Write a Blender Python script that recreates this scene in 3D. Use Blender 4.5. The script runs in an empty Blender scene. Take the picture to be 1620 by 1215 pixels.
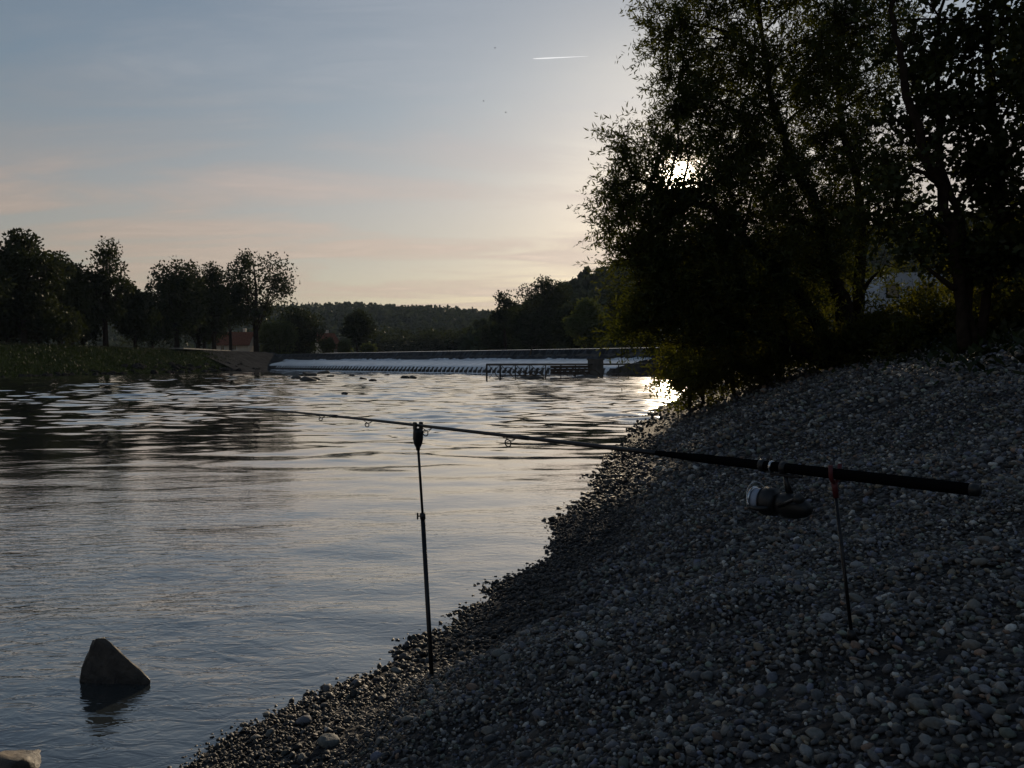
import bpy, math, random
import numpy as np
from mathutils import Vector, Matrix

R = math.radians
rng = np.random.default_rng(7)
random.seed(7)
scene = bpy.context.scene
C = scene.collection

# ------------------------------------------------------------------ camera
EYE = 1.35                      # eye height above the river
FOC = 1224.0                    # focal length in photo pixels (photo 1620 x 1215)
PITCH = math.atan(34.5 / FOC)
cd = bpy.data.cameras.new('camera')
cd.sensor_width = 36.0
cd.lens = 36.0 * FOC / 1620.0
cd.clip_start = 0.05
cd.clip_end = 20000
cam = bpy.data.objects.new('camera', cd)
C.objects.link(cam)
cam.location = (0, 0, EYE)
cam.rotation_euler = (R(90) - PITCH, 0, 0)
scene.camera = cam

# ------------------------------------------------------------------ sky and sun
SUN_EL = R(12.8)
SUN_AZ = R(12.1)                # to the right of +Y
SUN_DIR = Vector((math.sin(SUN_AZ) * math.cos(SUN_EL), math.cos(SUN_AZ) * math.cos(SUN_EL), math.sin(SUN_EL)))

world = bpy.data.worlds.new('World')
scene.world = world
world.use_nodes = True
wn, wl = world.node_tree.nodes, world.node_tree.links
wn.clear()


def wmath(op, a, b=None, clamp=False):
    n = wn.new('ShaderNodeMath'); n.operation = op; n.use_clamp = clamp
    for i, v in enumerate((a, b)):
        if v is None: continue
        if isinstance(v, (int, float)): n.inputs[i].default_value = v
        else: wl.new(v, n.inputs[i])
    return n.outputs[0]


def wmix(fac, a, b, mode='MIX'):
    n = wn.new('ShaderNodeMix'); n.data_type = 'RGBA'; n.blend_type = mode
    for sock, v in ((n.inputs[0], fac), (n.inputs[6], a), (n.inputs[7], b)):
        if isinstance(v, (int, float)): sock.default_value = v
        elif isinstance(v, tuple): sock.default_value = (*v, 1)
        else: wl.new(v, sock)
    return n.outputs[2]


def wramp(v, stops):
    n = wn.new('ShaderNodeValToRGB')
    e = n.color_ramp.elements
    while len(e) < len(stops): e.new(0.5)
    for el, (p, c) in zip(e, stops):
        el.position = p; el.color = (*c, 1) if isinstance(c, tuple) else (c, c, c, 1)
    wl.new(v, n.inputs[0])
    return n.outputs[0]


sky = wn.new('ShaderNodeTexSky')
sky.sky_type = 'NISHITA'
sky.sun_disc = False
sky.sun_elevation = SUN_EL
sky.sun_rotation = SUN_AZ
sky.air_density = 1.1
sky.dust_density = 0.35
sky.ozone_density = 1.6
tc = wn.new('ShaderNodeTexCoord')
sep = wn.new('ShaderNodeSeparateXYZ')
wl.new(tc.outputs['Generated'], sep.inputs[0])
up = wmath('MAXIMUM', sep.outputs[2], 0.0)
dotn = wn.new('ShaderNodeVectorMath'); dotn.operation = 'DOT_PRODUCT'
wl.new(tc.outputs['Generated'], dotn.inputs[0]); dotn.inputs[1].default_value = SUN_DIR
cosa = wmath('MAXIMUM', dotn.outputs['Value'], 0.0)
# thin high cloud: noise over the direction projected on a level sheet
den = wmath('ADD', up, 0.10)
comb = wn.new('ShaderNodeCombineXYZ')
wl.new(wmath('DIVIDE', sep.outputs[0], den), comb.inputs[0])
wl.new(wmath('DIVIDE', sep.outputs[1], den), comb.inputs[1])
mp = wn.new('ShaderNodeMapping')
mp.inputs['Rotation'].default_value = (0, 0, R(35))
mp.inputs['Scale'].default_value = (0.55, 1.5, 1)
mp.inputs['Location'].default_value = (3.1, 0.4, 0)
wl.new(comb.outputs[0], mp.inputs[0])
nz = wn.new('ShaderNodeTexNoise')
nz.inputs['Scale'].default_value = 1.2; nz.inputs['Detail'].default_value = 9
nz.inputs['Roughness'].default_value = 0.58; nz.inputs['Distortion'].default_value = 0.6
wl.new(mp.outputs[0], nz.inputs['Vector'])
nz2 = wn.new('ShaderNodeTexNoise')
nz2.inputs['Scale'].default_value = 4.2; nz2.inputs['Detail'].default_value = 7; nz2.inputs['Roughness'].default_value = 0.62; nz2.inputs['Distortion'].default_value = 1.2
wl.new(mp.outputs[0], nz2.inputs['Vector'])
mottle = wramp(nz2.outputs['Fac'], [(0.36, 0.0), (0.68, 1.0)])
cirrus = wramp(nz.outputs['Fac'], [(0.42, 0.0), (0.66, 1.0)])
# the milky band of evening haze low in the sky
low = wramp(up, [(0.0, 1.0), (0.14, 0.97), (0.25, 0.72), (0.34, 0.28), (0.7, 0.10)])
veil = wmath('ADD', wmath('MULTIPLY', low, 0.66), wmath('MULTIPLY', cirrus, wmath('ADD', wmath('MULTIPLY', low, 0.42), wmath('ADD', wmath('MULTIPLY', mottle, 0.16), 0.12))), True)
veilcol = wramp(up, [(0.0, (0.74, 0.57, 0.40)), (0.10, (0.68, 0.555, 0.44)), (0.20, (0.60, 0.51, 0.46)), (0.32, (0.40, 0.415, 0.45)), (0.5, (0.30, 0.35, 0.43))])
# the whole veil is brighter towards the sun
fwd = wmath('ADD', wmath('MULTIPLY', wmath('POWER', cosa, 5.0), 0.46), 0.55)
SKY_GAIN = 0.078
skyb = wmix(1.0, sky.outputs[0], (SKY_GAIN * 1.04, SKY_GAIN, SKY_GAIN * 0.96), 'MULTIPLY')
veilb = wn.new('ShaderNodeVectorMath'); veilb.operation = 'SCALE'
wl.new(veilcol, veilb.inputs[0]); wl.new(wmath('MULTIPLY', fwd, wmath('ADD', wmath('ADD', wmath('MULTIPLY', cirrus, 0.14), 0.90), wmath('MULTIPLY', wmath('MULTIPLY', mottle, cirrus), 0.14))), veilb.inputs['Scale'])
base = wmix(veil, skyb, veilb.outputs[0])
# aureole round the low sun
g1 = wmath('MULTIPLY', wmath('POWER', cosa, 90.0), 0.15)
g2 = wmath('MULTIPLY', wmath('POWER', cosa, 1500.0), 1.6)
g3 = wmath('MULTIPLY', wmath('POWER', cosa, 7000.0), 45.0)
g0 = wmath('MULTIPLY', wmath('POWER', cosa, 9.0), 0.075)
glow = wmath('ADD', wmath('ADD', wmath('ADD', g1, g0), g2), g3)
gv = wn.new('ShaderNodeVectorMath'); gv.operation = 'SCALE'
gv.inputs[0].default_value = (1.0, 0.83, 0.62); wl.new(glow, gv.inputs['Scale'])
addv = wn.new('ShaderNodeVectorMath'); addv.operation = 'ADD'
wl.new(base, addv.inputs[0]); wl.new(gv.outputs[0], addv.inputs[1])
bg = wn.new('ShaderNodeBackground'); bg.inputs['Strength'].default_value = 1.0
wl.new(addv.outputs[0], bg.inputs['Color'])
wo = wn.new('ShaderNodeOutputWorld'); wl.new(bg.outputs[0], wo.inputs['Surface'])

sd = bpy.data.lights.new('sun', 'SUN')
sd.energy = 4.2
sd.angle = R(0.6)
sd.color = (1.0, 0.80, 0.56)
sun = bpy.data.objects.new('sun', sd)
C.objects.link(sun)
sun.rotation_euler = SUN_DIR.to_track_quat('Z', 'Y').to_euler()
sun.location = (40, 100, 60)

scene.view_settings.view_transform = 'Standard'
scene.view_settings.look = 'None'
scene.view_settings.exposure = 0.0
scene.view_settings.gamma = 1.0
scene.render.engine = 'CYCLES'
scene.cycles.max_bounces = 6
scene.cycles.transparent_max_bounces = 8
scene.cycles.sample_clamp_indirect = 6.0
scene.cycles.use_denoising = True

# ------------------------------------------------------------------ helpers
def P(px, py, Y):
    """world point seen at photo pixel (px, py) with world y = Y"""
    c, s = math.cos(PITCH), math.sin(PITCH)
    u, v = (px - 810) / FOC, (607.5 - py) / FOC
    d = np.array([u, c + v * s, -s + v * c])
    k = Y / d[1]
    return np.array([d[0] * k, Y, EYE + d[2] * k])


def tag(o, label=None, cat=None, group=None, kind=None):
    if label: o['label'] = label
    if cat: o['category'] = cat
    if group: o['group'] = group
    if kind: o['kind'] = kind
    return o


def empty(name, loc):
    o = bpy.data.objects.new(name, None)
    C.objects.link(o)
    o.location = Vector(loc)
    o.empty_display_size = 0.1
    return o


def link(name, me, parent=None):
    o = bpy.data.objects.new(name, me)
    C.objects.link(o)
    if parent is not None:
        o.parent = parent
        pl = parent.location.copy(); q = parent.parent
        while q is not None:
            pl += q.location; q = q.parent
        if o.parent.rotation_euler.z == 0:
            o.location = -pl
    return o


def np_mesh(name, V, F, mat, parent=None, smooth=False, col=None):
    """V (n,3), F (m,k) with k = 3 or 4; vertices in world coordinates"""
    V = np.asarray(V, dtype=np.float32); F = np.asarray(F, dtype=np.int32)
    me = bpy.data.meshes.new(name)
    k = F.shape[1]
    me.vertices.add(len(V)); me.vertices.foreach_set('co', V.ravel())
    me.loops.add(F.size); me.loops.foreach_set('vertex_index', F.ravel())
    me.polygons.add(len(F))
    me.polygons.foreach_set('loop_start', np.arange(0, F.size, k, dtype=np.int32))
    try:
        me.polygons.foreach_set('loop_total', np.full(len(F), k, dtype=np.int32))
    except Exception:
        pass
    if col is not None:
        a = me.color_attributes.new('Col', 'FLOAT_COLOR', 'POINT')
        cc = np.ones((len(V), 4), dtype=np.float32); cc[:, :col.shape[1]] = col
        a.data.foreach_set('color', cc.ravel())
    me.update(calc_edges=True)
    me.validate()
    if smooth:
        me.polygons.foreach_set('use_smooth', np.ones(len(F), dtype=bool))
    me.materials.append(mat)
    return link(name, me, parent)


class MB:
    """collects boxes, tubes and solids, builds one mesh"""
    def __init__(self): self.v = []; self.f = []

    def add(self, vs, fs):
        b = len(self.v)
        self.v.extend([tuple(map(float, p)) for p in vs])
        self.f.extend([tuple(i + b for i in f) for f in fs])
        return self

    def box(self, c, s, rz=0.0, m=None):
        hx, hy, hz = s[0] / 2, s[1] / 2, s[2] / 2
        vs = [Vector((x, y, z)) for x in (-hx, hx) for y in (-hy, hy) for z in (-hz, hz)]
        M = m if m is not None else Matrix.Rotation(rz, 3, 'Z')
        vs = [M @ v + Vector(c) for v in vs]
        return self.add(vs, [(0, 1, 3, 2), (4, 6, 7, 5), (0, 4, 5, 1), (2, 3, 7, 6), (0, 2, 6, 4), (1, 5, 7, 3)])

    def tube(self, pts, rad, n=8, cap=True):
        pts = [Vector(p) for p in pts]
        if not hasattr(rad, '__len__'): rad = [rad] * len(pts)
        vs = []
        ref = None
        for i, p in enumerate(pts):
            t = (pts[min(i + 1, len(pts) - 1)] - pts[max(i - 1, 0)]).normalized()
            if ref is None:
                ref = t.orthogonal().normalized()
            a = (ref - t * ref.dot(t))
            a = a.normalized() if a.length > 1e-6 else t.orthogonal().normalized()
            ref = a
            b = t.cross(a)
            for j in range(n):
                th = 2 * math.pi * j / n
                vs.append(p + (a * math.cos(th) + b * math.sin(th)) * rad[i])
        fs = []
        for i in range(len(pts) - 1):
            for j in range(n):
                k = (j + 1) % n
                fs.append((i * n + j, i * n + k, (i + 1) * n + k, (i + 1) * n + j))
        if cap:
            fs.append(tuple(range(n - 1, -1, -1)))
            fs.append(tuple(range((len(pts) - 1) * n, len(pts) * n)))
        return self.add(vs, fs)

    def ring(self, c, nrm, r, rr, n=14, k=6):
        c = Vector(c); nrm = Vector(nrm).normalized()
        a = nrm.orthogonal().normalized(); b = nrm.cross(a)
        vs, fs = [], []
        for i in range(n):
            th = 2 * math.pi * i / n
            d = a * math.cos(th) + b * math.sin(th)
            for j in range(k):
                ph = 2 * math.pi * j / k
                vs.append(c + d * (r + rr * math.cos(ph)) + nrm * rr * math.sin(ph))
        for i in range(n):
            for j in range(k):
                fs.append((i * k + j, ((i + 1) % n) * k + j, ((i + 1) % n) * k + (j + 1) % k, i * k + (j + 1) % k))
        return self.add(vs, fs)

    def build(self, name, mat, parent=None, smooth=False, bevel=0.0):
        me = bpy.data.meshes.new(name)
        me.from_pydata(self.v, [], self.f)
        me.update()
        if smooth: me.polygons.foreach_set('use_smooth', np.ones(len(me.polygons), dtype=bool))
        me.materials.append(mat)
        o = link(name, me, parent)
        if bevel:
            b = o.modifiers.new('bevel', 'BEVEL'); b.width = bevel; b.segments = 2; b.limit_method = 'ANGLE'
        return o


# ------------------------------------------------------------------ materials
def new_mat(name):
    m = bpy.data.materials.new(name); m.use_nodes = True
    nt = m.node_tree
    return m, nt, nt.nodes['Principled BSDF']


def node(nt, typ, **kw):
    n = nt.nodes.new(typ)
    for k, v in kw.items():
        if k in n.inputs.keys() if hasattr(n.inputs, 'keys') else False: n.inputs[k].default_value = v
        else: setattr(n, k, v)
    return n


def noise(nt, vec, scale, detail=4, rough=0.55, dist=0.0):
    n = nt.nodes.new('ShaderNodeTexNoise')
    n.inputs['Scale'].default_value = scale; n.inputs['Detail'].default_value = detail
    n.inputs['Roughness'].default_value = rough; n.inputs['Distortion'].default_value = dist
    if vec is not None: nt.links.new(vec, n.inputs['Vector'])
    return n.outputs['Fac']


def ramp(nt, v, stops):
    n = nt.nodes.new('ShaderNodeValToRGB')
    e = n.color_ramp.elements
    while len(e) < len(stops): e.new(0.5)
    for el, (p, c) in zip(e, stops):
        el.position = p; el.color = (*c, 1) if isinstance(c, tuple) else (c, c, c, 1)
    nt.links.new(v, n.inputs[0])
    return n.outputs[0]


def mathn(nt, op, a, b=None, clamp=False):
    n = nt.nodes.new('ShaderNodeMath'); n.operation = op; n.use_clamp = clamp
    for i, v in enumerate((a, b)):
        if v is None: continue
        if isinstance(v, (int, float)): n.inputs[i].default_value = v
        else: nt.links.new(v, n.inputs[i])
    return n.outputs[0]


def bump(nt, h, strength, dist, prev=None):
    n = nt.nodes.new('ShaderNodeBump')
    n.inputs['Strength'].default_value = strength; n.inputs['Distance'].default_value = dist
    nt.links.new(h, n.inputs['Height'])
    if prev is not None: nt.links.new(prev, n.inputs['Normal'])
    return n.outputs[0]


def geo_pos(nt):
    return nt.nodes.new('ShaderNodeNewGeometry').outputs['Position']


def plain(name, c, rough=0.6, metal=0.0, scale=30.0, var=0.25, bumpd=0.0):
    """a surface of one colour with small-scale wear"""
    m, nt, b = new_mat(name)
    p = geo_pos(nt)
    f = noise(nt, p, scale, 5)
    lo = tuple(x * (1 - var) for x in c); hi = tuple(min(1, x * (1 + var)) for x in c)
    nt.links.new(ramp(nt, f, [(0.3, lo), (0.7, hi)]), b.inputs['Base Color'])
    b.inputs['Roughness'].default_value = rough; b.inputs['Metallic'].default_value = metal
    if rough >= 0.8: b.inputs['Specular IOR Level'].default_value = 0.0
    if bumpd:
        nt.links.new(bump(nt, f, 0.8, bumpd), b.inputs['Normal'])
    return m


def leaf_mat(name, dark, light, transl=0.35, scale=0.9):
    m, nt, b = new_mat(name)
    nt.nodes.remove(b)
    out = [n for n in nt.nodes if n.type == 'OUTPUT_MATERIAL'][0]
    f = noise(nt, geo_pos(nt), scale, 3)
    col = ramp(nt, f, [(0.3, dark), (0.7, light)])
    df = nt.nodes.new('ShaderNodeBsdfDiffuse'); nt.links.new(col, df.inputs['Color'])
    gl = nt.nodes.new('ShaderNodeBsdfGlossy'); gl.inputs['Roughness'].default_value = 0.45
    gl.inputs['Color'].default_value = (0.9, 0.9, 0.9, 1)
    tr = nt.nodes.new('ShaderNodeBsdfTranslucent')
    hs = nt.nodes.new('ShaderNodeHueSaturation'); hs.inputs['Hue'].default_value = 0.475
    hs.inputs['Saturation'].default_value = 1.25; hs.inputs['Value'].default_value = 1.5
    nt.links.new(col, hs.inputs['Color']); nt.links.new(hs.outputs[0], tr.inputs['Color'])
    m1 = nt.nodes.new('ShaderNodeMixShader'); m1.inputs[0].default_value = transl
    nt.links.new(df.outputs[0], m1.inputs[1]); nt.links.new(tr.outputs[0], m1.inputs[2])
    m2 = nt.nodes.new('ShaderNodeMixShader'); m2.inputs[0].default_value = 0.015
    nt.links.new(m1.outputs[0], m2.inputs[1]); nt.links.new(gl.outputs[0], m2.inputs[2])
    nt.links.new(m2.outputs[0], out.inputs['Surface'])
    return m


M = {}
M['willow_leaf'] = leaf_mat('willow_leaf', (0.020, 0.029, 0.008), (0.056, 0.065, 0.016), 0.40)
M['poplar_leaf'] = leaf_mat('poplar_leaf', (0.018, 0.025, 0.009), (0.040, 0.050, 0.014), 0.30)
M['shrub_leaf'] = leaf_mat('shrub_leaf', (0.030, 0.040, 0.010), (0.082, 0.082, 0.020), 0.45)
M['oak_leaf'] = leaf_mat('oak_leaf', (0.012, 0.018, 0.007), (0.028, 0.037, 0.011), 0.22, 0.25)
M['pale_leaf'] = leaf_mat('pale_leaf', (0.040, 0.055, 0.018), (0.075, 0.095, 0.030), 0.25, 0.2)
M['grass_blade'] = leaf_mat('grass_blade', (0.010, 0.018, 0.007), (0.024, 0.034, 0.011), 0.12)
M['forest_leaf'] = leaf_mat('forest_leaf', (0.022, 0.032, 0.014), (0.042, 0.056, 0.022), 0.15, 0.05)
M['bark'] = plain('bark', (0.026, 0.020, 0.016), 0.9, 0, 14, 0.4, 0.02)
M['driftwood'] = plain('driftwood', (0.07, 0.055, 0.042), 0.85, 0, 8, 0.4, 0.01)
M['concrete'] = plain('concrete', (0.30, 0.29, 0.27), 0.85, 0, 0.9, 0.35, 0.01)
M['dark_concrete'] = plain('dark_concrete', (0.085, 0.080, 0.074), 0.85, 0, 1.4, 0.4, 0.02)
M['revetment'] = plain('revetment', (0.040, 0.041, 0.043), 0.9, 0, 0.8, 0.4, 0.05)
M['steel'] = plain('steel', (0.05, 0.045, 0.042), 0.6, 0.5, 6, 0.4)
M['carbon'] = plain('carbon', (0.006, 0.006, 0.007), 0.5, 0, 90, 0.3)
M['grip'] = plain('grip', (0.006, 0.006, 0.0065), 0.85, 0, 400, 0.4, 0.0006)
M['black_plastic'] = plain('black_plastic', (0.007, 0.007, 0.008), 0.5, 0, 60, 0.3)
M['black_steel'] = plain('black_steel', (0.02, 0.02, 0.022), 0.35, 0.7, 60, 0.3)
M['chrome'] = plain('chrome', (0.55, 0.55, 0.56), 0.22, 1.0, 60, 0.1)
M['line'] = plain('line', (0.28, 0.33, 0.43), 0.5, 0, 900, 0.12, 0.0004)
M['red_rubber'] = plain('red_rubber', (0.085, 0.008, 0.010), 0.6, 0, 200, 0.2)
M['white_paint'] = plain('white_paint', (0.72, 0.74, 0.78), 0.4, 0, 2, 0.06)
M['shaded_caravan_paint'] = plain('shaded_caravan_paint', (0.26, 0.30, 0.36), 0.6, 0, 2, 0.12)  # white bodywork made grey-blue: shade of the trees put into the colour
M['render_wall'] = plain('render_wall', (0.55, 0.50, 0.43), 0.9, 0, 1.2, 0.12)
M['rubber'] = plain('rubber', (0.015, 0.015, 0.015), 0.8, 0, 40, 0.2)
M['dark_glass'] = plain('dark_glass', (0.02, 0.025, 0.03), 0.08, 0, 3, 0.1)
M['bank_stone'] = plain('bank_stone', (0.030, 0.029, 0.028), 0.9, 0, 5, 0.5, 0.03)
M['roof_tile'] = plain('roof_tile', (0.17, 0.075, 0.050), 0.85, 0, 3.0, 0.3, 0.02)
M['wood'] = plain('wood', (0.06, 0.045, 0.035), 0.85, 0, 7, 0.4, 0.01)
M['feather'] = plain('feather', (0.02, 0.02, 0.022), 0.8)
M['ground'] = plain('ground', (0.06, 0.055, 0.042), 1.0, 0, 0.3, 0.3, 0.05)


def mat_gravel_ground():
    m, nt, b = new_mat('gravel_ground')
    p = geo_pos(nt)
    mpn = nt.nodes.new('ShaderNodeMapping'); nt.links.new(p, mpn.inputs[0])
    mpn.inputs['Scale'].default_value = (1, 1, 1.6)
    vo = nt.nodes.new('ShaderNodeTexVoronoi'); vo.inputs['Scale'].default_value = 26
    nt.links.new(mpn.outputs[0], vo.inputs['Vector'])
    sepc = nt.nodes.new('ShaderNodeSeparateColor'); nt.links.new(vo.outputs['Color'], sepc.inputs[0])
    c = ramp(nt, sepc.outputs[0], [(0.0, (0.014, 0.014, 0.015)), (0.5, (0.026, 0.026, 0.027)), (0.85, (0.05, 0.05, 0.05)), (1.0, (0.11, 0.108, 0.105))])
    nt.links.new(c, b.inputs['Base Color'])
    b.inputs['Roughness'].default_value = 0.85; b.inputs['Specular IOR Level'].default_value = 0.2
    h = mathn(nt, 'SUBTRACT', 1.0, vo.outputs['Distance'])
    n1 = bump(nt, h, 1.0, 0.035)
    n2 = bump(nt, noise(nt, p, 140, 4), 0.6, 0.008, n1)
    nt.links.new(n2, b.inputs['Normal'])
    return m


def mat_pebble():
    m, nt, b = new_mat('pebble')
    at = nt.nodes.new('ShaderNodeAttribute'); at.attribute_name = 'Col'
    p = geo_pos(nt)
    f = noise(nt, p, 160, 5, 0.6)
    mx = nt.nodes.new('ShaderNodeMix'); mx.data_type = 'RGBA'; mx.blend_type = 'MULTIPLY'
    mx.inputs[0].default_value = 1.0
    nt.links.new(at.outputs['Color'], mx.inputs[6])
    nt.links.new(ramp(nt, f, [(0.25, 0.6), (0.75, 1.25)]), mx.inputs[7])
    nt.links.new(mx.outputs[2], b.inputs['Base Color'])
    nt.links.new(mathn(nt, 'SUBTRACT', 0.74, mathn(nt, 'MULTIPLY', at.outputs['Alpha'], 0.10)), b.inputs['Roughness'])
    nt.links.new(bump(nt, f, 0.5, 0.003), b.inputs['Normal'])
    return m


def mat_pebble_obj():
    """loose stones that are objects of their own: colour from the object's random number"""
    m, nt, b = new_mat('pebble_single')
    oi = nt.nodes.new('ShaderNodeObjectInfo')
    c = ramp(nt, oi.outputs['Random'], [(0.0, (0.045, 0.046, 0.050)), (0.3, (0.085, 0.088, 0.092)), (0.5, (0.12, 0.126, 0.118)),
                                       (0.7, (0.15, 0.14, 0.12)), (0.85, (0.105, 0.11, 0.13)), (1.0, (0.26, 0.26, 0.26))])
    f = noise(nt, geo_pos(nt), 140, 5, 0.6)
    mx = nt.nodes.new('ShaderNodeMix'); mx.data_type = 'RGBA'; mx.blend_type = 'MULTIPLY'; mx.inputs[0].default_value = 1.0
    nt.links.new(c, mx.inputs[6]); nt.links.new(ramp(nt, f, [(0.25, 0.6), (0.75, 1.25)]), mx.inputs[7])
    nt.links.new(mx.outputs[2], b.inputs['Base Color'])
    b.inputs['Roughness'].default_value = 0.7
    nt.links.new(bump(nt, f, 0.5, 0.003), b.inputs['Normal'])
    return m


def mat_rock(name, c0, c1):
    m, nt, b = new_mat(name)
    p = geo_pos(nt)
    f = noise(nt, p, 14, 8, 0.65)
    sz_ = nt.nodes.new('ShaderNodeSeparateXYZ'); nt.links.new(p, sz_.inputs[0])
    wetl = ramp(nt, mathn(nt, 'ADD', mathn(nt, 'MULTIPLY', sz_.outputs[2], 6.0), mathn(nt, 'MULTIPLY', f, 0.35)), [(0.32, 0.22), (0.52, 1.0)])
    mxr = nt.nodes.new('ShaderNodeMix'); mxr.data_type = 'RGBA'; mxr.blend_type = 'MULTIPLY'; mxr.inputs[0].default_value = 1.0
    nt.links.new(ramp(nt, f, [(0.3, c0), (0.7, c1)]), mxr.inputs[6]); nt.links.new(wetl, mxr.inputs[7])
    nt.links.new(mxr.outputs[2], b.inputs['Base Color'])
    nt.links.new(mathn(nt, 'ADD', mathn(nt, 'MULTIPLY', wetl, 0.55), 0.25), b.inputs['Roughness'])
    n1 = bump(nt, noise(nt, p, 22, 8, 0.7), 0.9, 0.02)
    nt.links.new(bump(nt, noise(nt, p, 120, 4), 0.6, 0.004, n1), b.inputs['Normal'])
    return m


def mat_water():
    m, nt, b = new_mat('river_water')
    p = geo_pos(nt)
    b.inputs['Base Color'].default_value = (0.028, 0.033, 0.034, 1)
    b.inputs['Roughness'].default_value = 0.015
    b.inputs['IOR'].default_value = 1.95
    b.inputs['Coat Weight'].default_value = 1.0; b.inputs['Coat IOR'].default_value = 1.5; b.inputs['Coat Roughness'].default_value = 0.02

    def mapped(sx, sy, rz=0.0):
        q = nt.nodes.new('ShaderNodeMapping'); nt.links.new(p, q.inputs[0])
        q.inputs['Scale'].default_value = (sx, sy, 1); q.inputs['Rotation'].default_value = (0, 0, rz)
        return q.outputs[0]
    # calm and ruffled patches
    patch = ramp(nt, noise(nt, mapped(0.16, 0.10, 0.4), 1.0, 3, 0.5, 0.4), [(0.40, 0.12), (0.60, 1.0)])
    sp_ = nt.nodes.new('ShaderNodeSeparateXYZ'); nt.links.new(p, sp_.inputs[0])
    broken = nt.nodes.new('ShaderNodeMapRange'); broken.interpolation_type = 'SMOOTHSTEP'   # broken water below the weir
    broken.inputs['From Min'].default_value = 9; broken.inputs['From Max'].default_value = 40
    nt.links.new(sp_.outputs[1], broken.inputs['Value'])
    side = nt.nodes.new('ShaderNodeMapRange'); side.interpolation_type = 'SMOOTHSTEP'      # the main current runs on the right
    side.inputs['From Min'].default_value = -16; side.inputs['From Max'].default_value = 6
    nt.links.new(sp_.outputs[0], side.inputs['Value'])
    swirl = mathn(nt, 'MULTIPLY', broken.outputs[0], side.outputs[0])
    patch = mathn(nt, 'ADD', patch, mathn(nt, 'MULTIPLY', swirl, 0.7))
    nt.links.new(mathn(nt, 'ADD', mathn(nt, 'MULTIPLY', swirl, 0.15), 0.010), b.inputs['Roughness'])
    swell = noise(nt, mapped(0.30, 0.95, 0.15), 1.0, 2, 0.5, 0.3)
    chop = noise(nt, mapped(1.0, 1.9, 0.12), 1.0, 1.6, 0.5, 0.6)
    rip = noise(nt, mapped(6.0, 14.0, -0.15), 1.0, 3, 0.6, 0.6)
    chopm = mathn(nt, 'MULTIPLY', chop, patch)
    calm = nt.nodes.new('ShaderNodeMapRange'); calm.interpolation_type = 'SMOOTHSTEP'     # fine ripple only in the shallows by the shore
    calm.inputs['From Min'].default_value = 3; calm.inputs['From Max'].default_value = 13
    calm.inputs['To Min'].default_value = 1.0; calm.inputs['To Max'].default_value = 0.12
    nt.links.new(sp_.outputs[1], calm.inputs['Value'])
    ripm = mathn(nt, 'MULTIPLY', rip, mathn(nt, 'MULTIPLY', calm.outputs[0], mathn(nt, 'ADD', mathn(nt, 'MULTIPLY', patch, 0.6), 0.4)))
    n1 = bump(nt, swell, 1.0, 0.012)
    n2 = bump(nt, chopm, 1.0, 0.014, n1)
    n3 = bump(nt, ripm, 1.0, 0.0085, n2)
    nt.links.new(n3, b.inputs['Normal']); nt.links.new(n3, b.inputs['Coat Normal'])
    return m


def mat_falling(name, lo, hi, white, rough=0.35):
    """aerated water running over the weir; streaks along the flow"""
    m, nt, b = new_mat(name)
    tcn = nt.nodes.new('ShaderNodeTexCoord')
    q = nt.nodes.new('ShaderNodeMapping'); nt.links.new(tcn.outputs['Object'], q.inputs[0])
    q.inputs['Scale'].default_value = (1.6, 0.35, 0.5)
    f = noise(nt, q.outputs[0], 1.4, 7, 0.7, 0.3)
    nt.links.new(ramp(nt, f, [(0.5 - white, lo), (0.62, hi)]), b.inputs['Base Color'])
    b.inputs['Roughness'].default_value = rough
    if rough > 0.5: b.inputs['Specular IOR Level'].default_value = 0.15
    nt.links.new(bump(nt, f, 0.8, 0.12 * rough), b.inputs['Normal'])
    return m


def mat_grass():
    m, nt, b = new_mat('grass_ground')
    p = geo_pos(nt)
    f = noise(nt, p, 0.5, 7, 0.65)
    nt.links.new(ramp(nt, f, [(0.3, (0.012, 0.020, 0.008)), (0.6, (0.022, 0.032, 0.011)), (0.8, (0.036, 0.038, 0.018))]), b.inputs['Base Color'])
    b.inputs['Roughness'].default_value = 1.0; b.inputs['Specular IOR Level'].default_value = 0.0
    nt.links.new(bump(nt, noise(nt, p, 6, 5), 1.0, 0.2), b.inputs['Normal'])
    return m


M['gravel_ground'] = mat_gravel_ground()
M['pebble'] = mat_pebble()
M['pebble_single'] = mat_pebble_obj()
M['rock'] = mat_rock('rock', (0.034, 0.030, 0.026), (0.115, 0.100, 0.085))
M['sunlit_tan_rock'] = mat_rock('sunlit_tan_rock', (0.07, 0.055, 0.04), (0.22, 0.17, 0.12))  # lighter tan copy of the rock colour, with sunlight put into it
M['wet_rock'] = mat_rock('wet_rock', (0.03, 0.028, 0.025), (0.08, 0.075, 0.068))
M['water'] = mat_water()
M['apron_water'] = mat_falling('apron_water', (0.42, 0.44, 0.48), (0.88, 0.90, 0.93), 0.16)
M['crest_water'] = mat_falling('crest_water', (0.006, 0.007, 0.009), (0.060, 0.066, 0.078), 0.03, 0.6)
M['grass'] = mat_grass()

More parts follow.
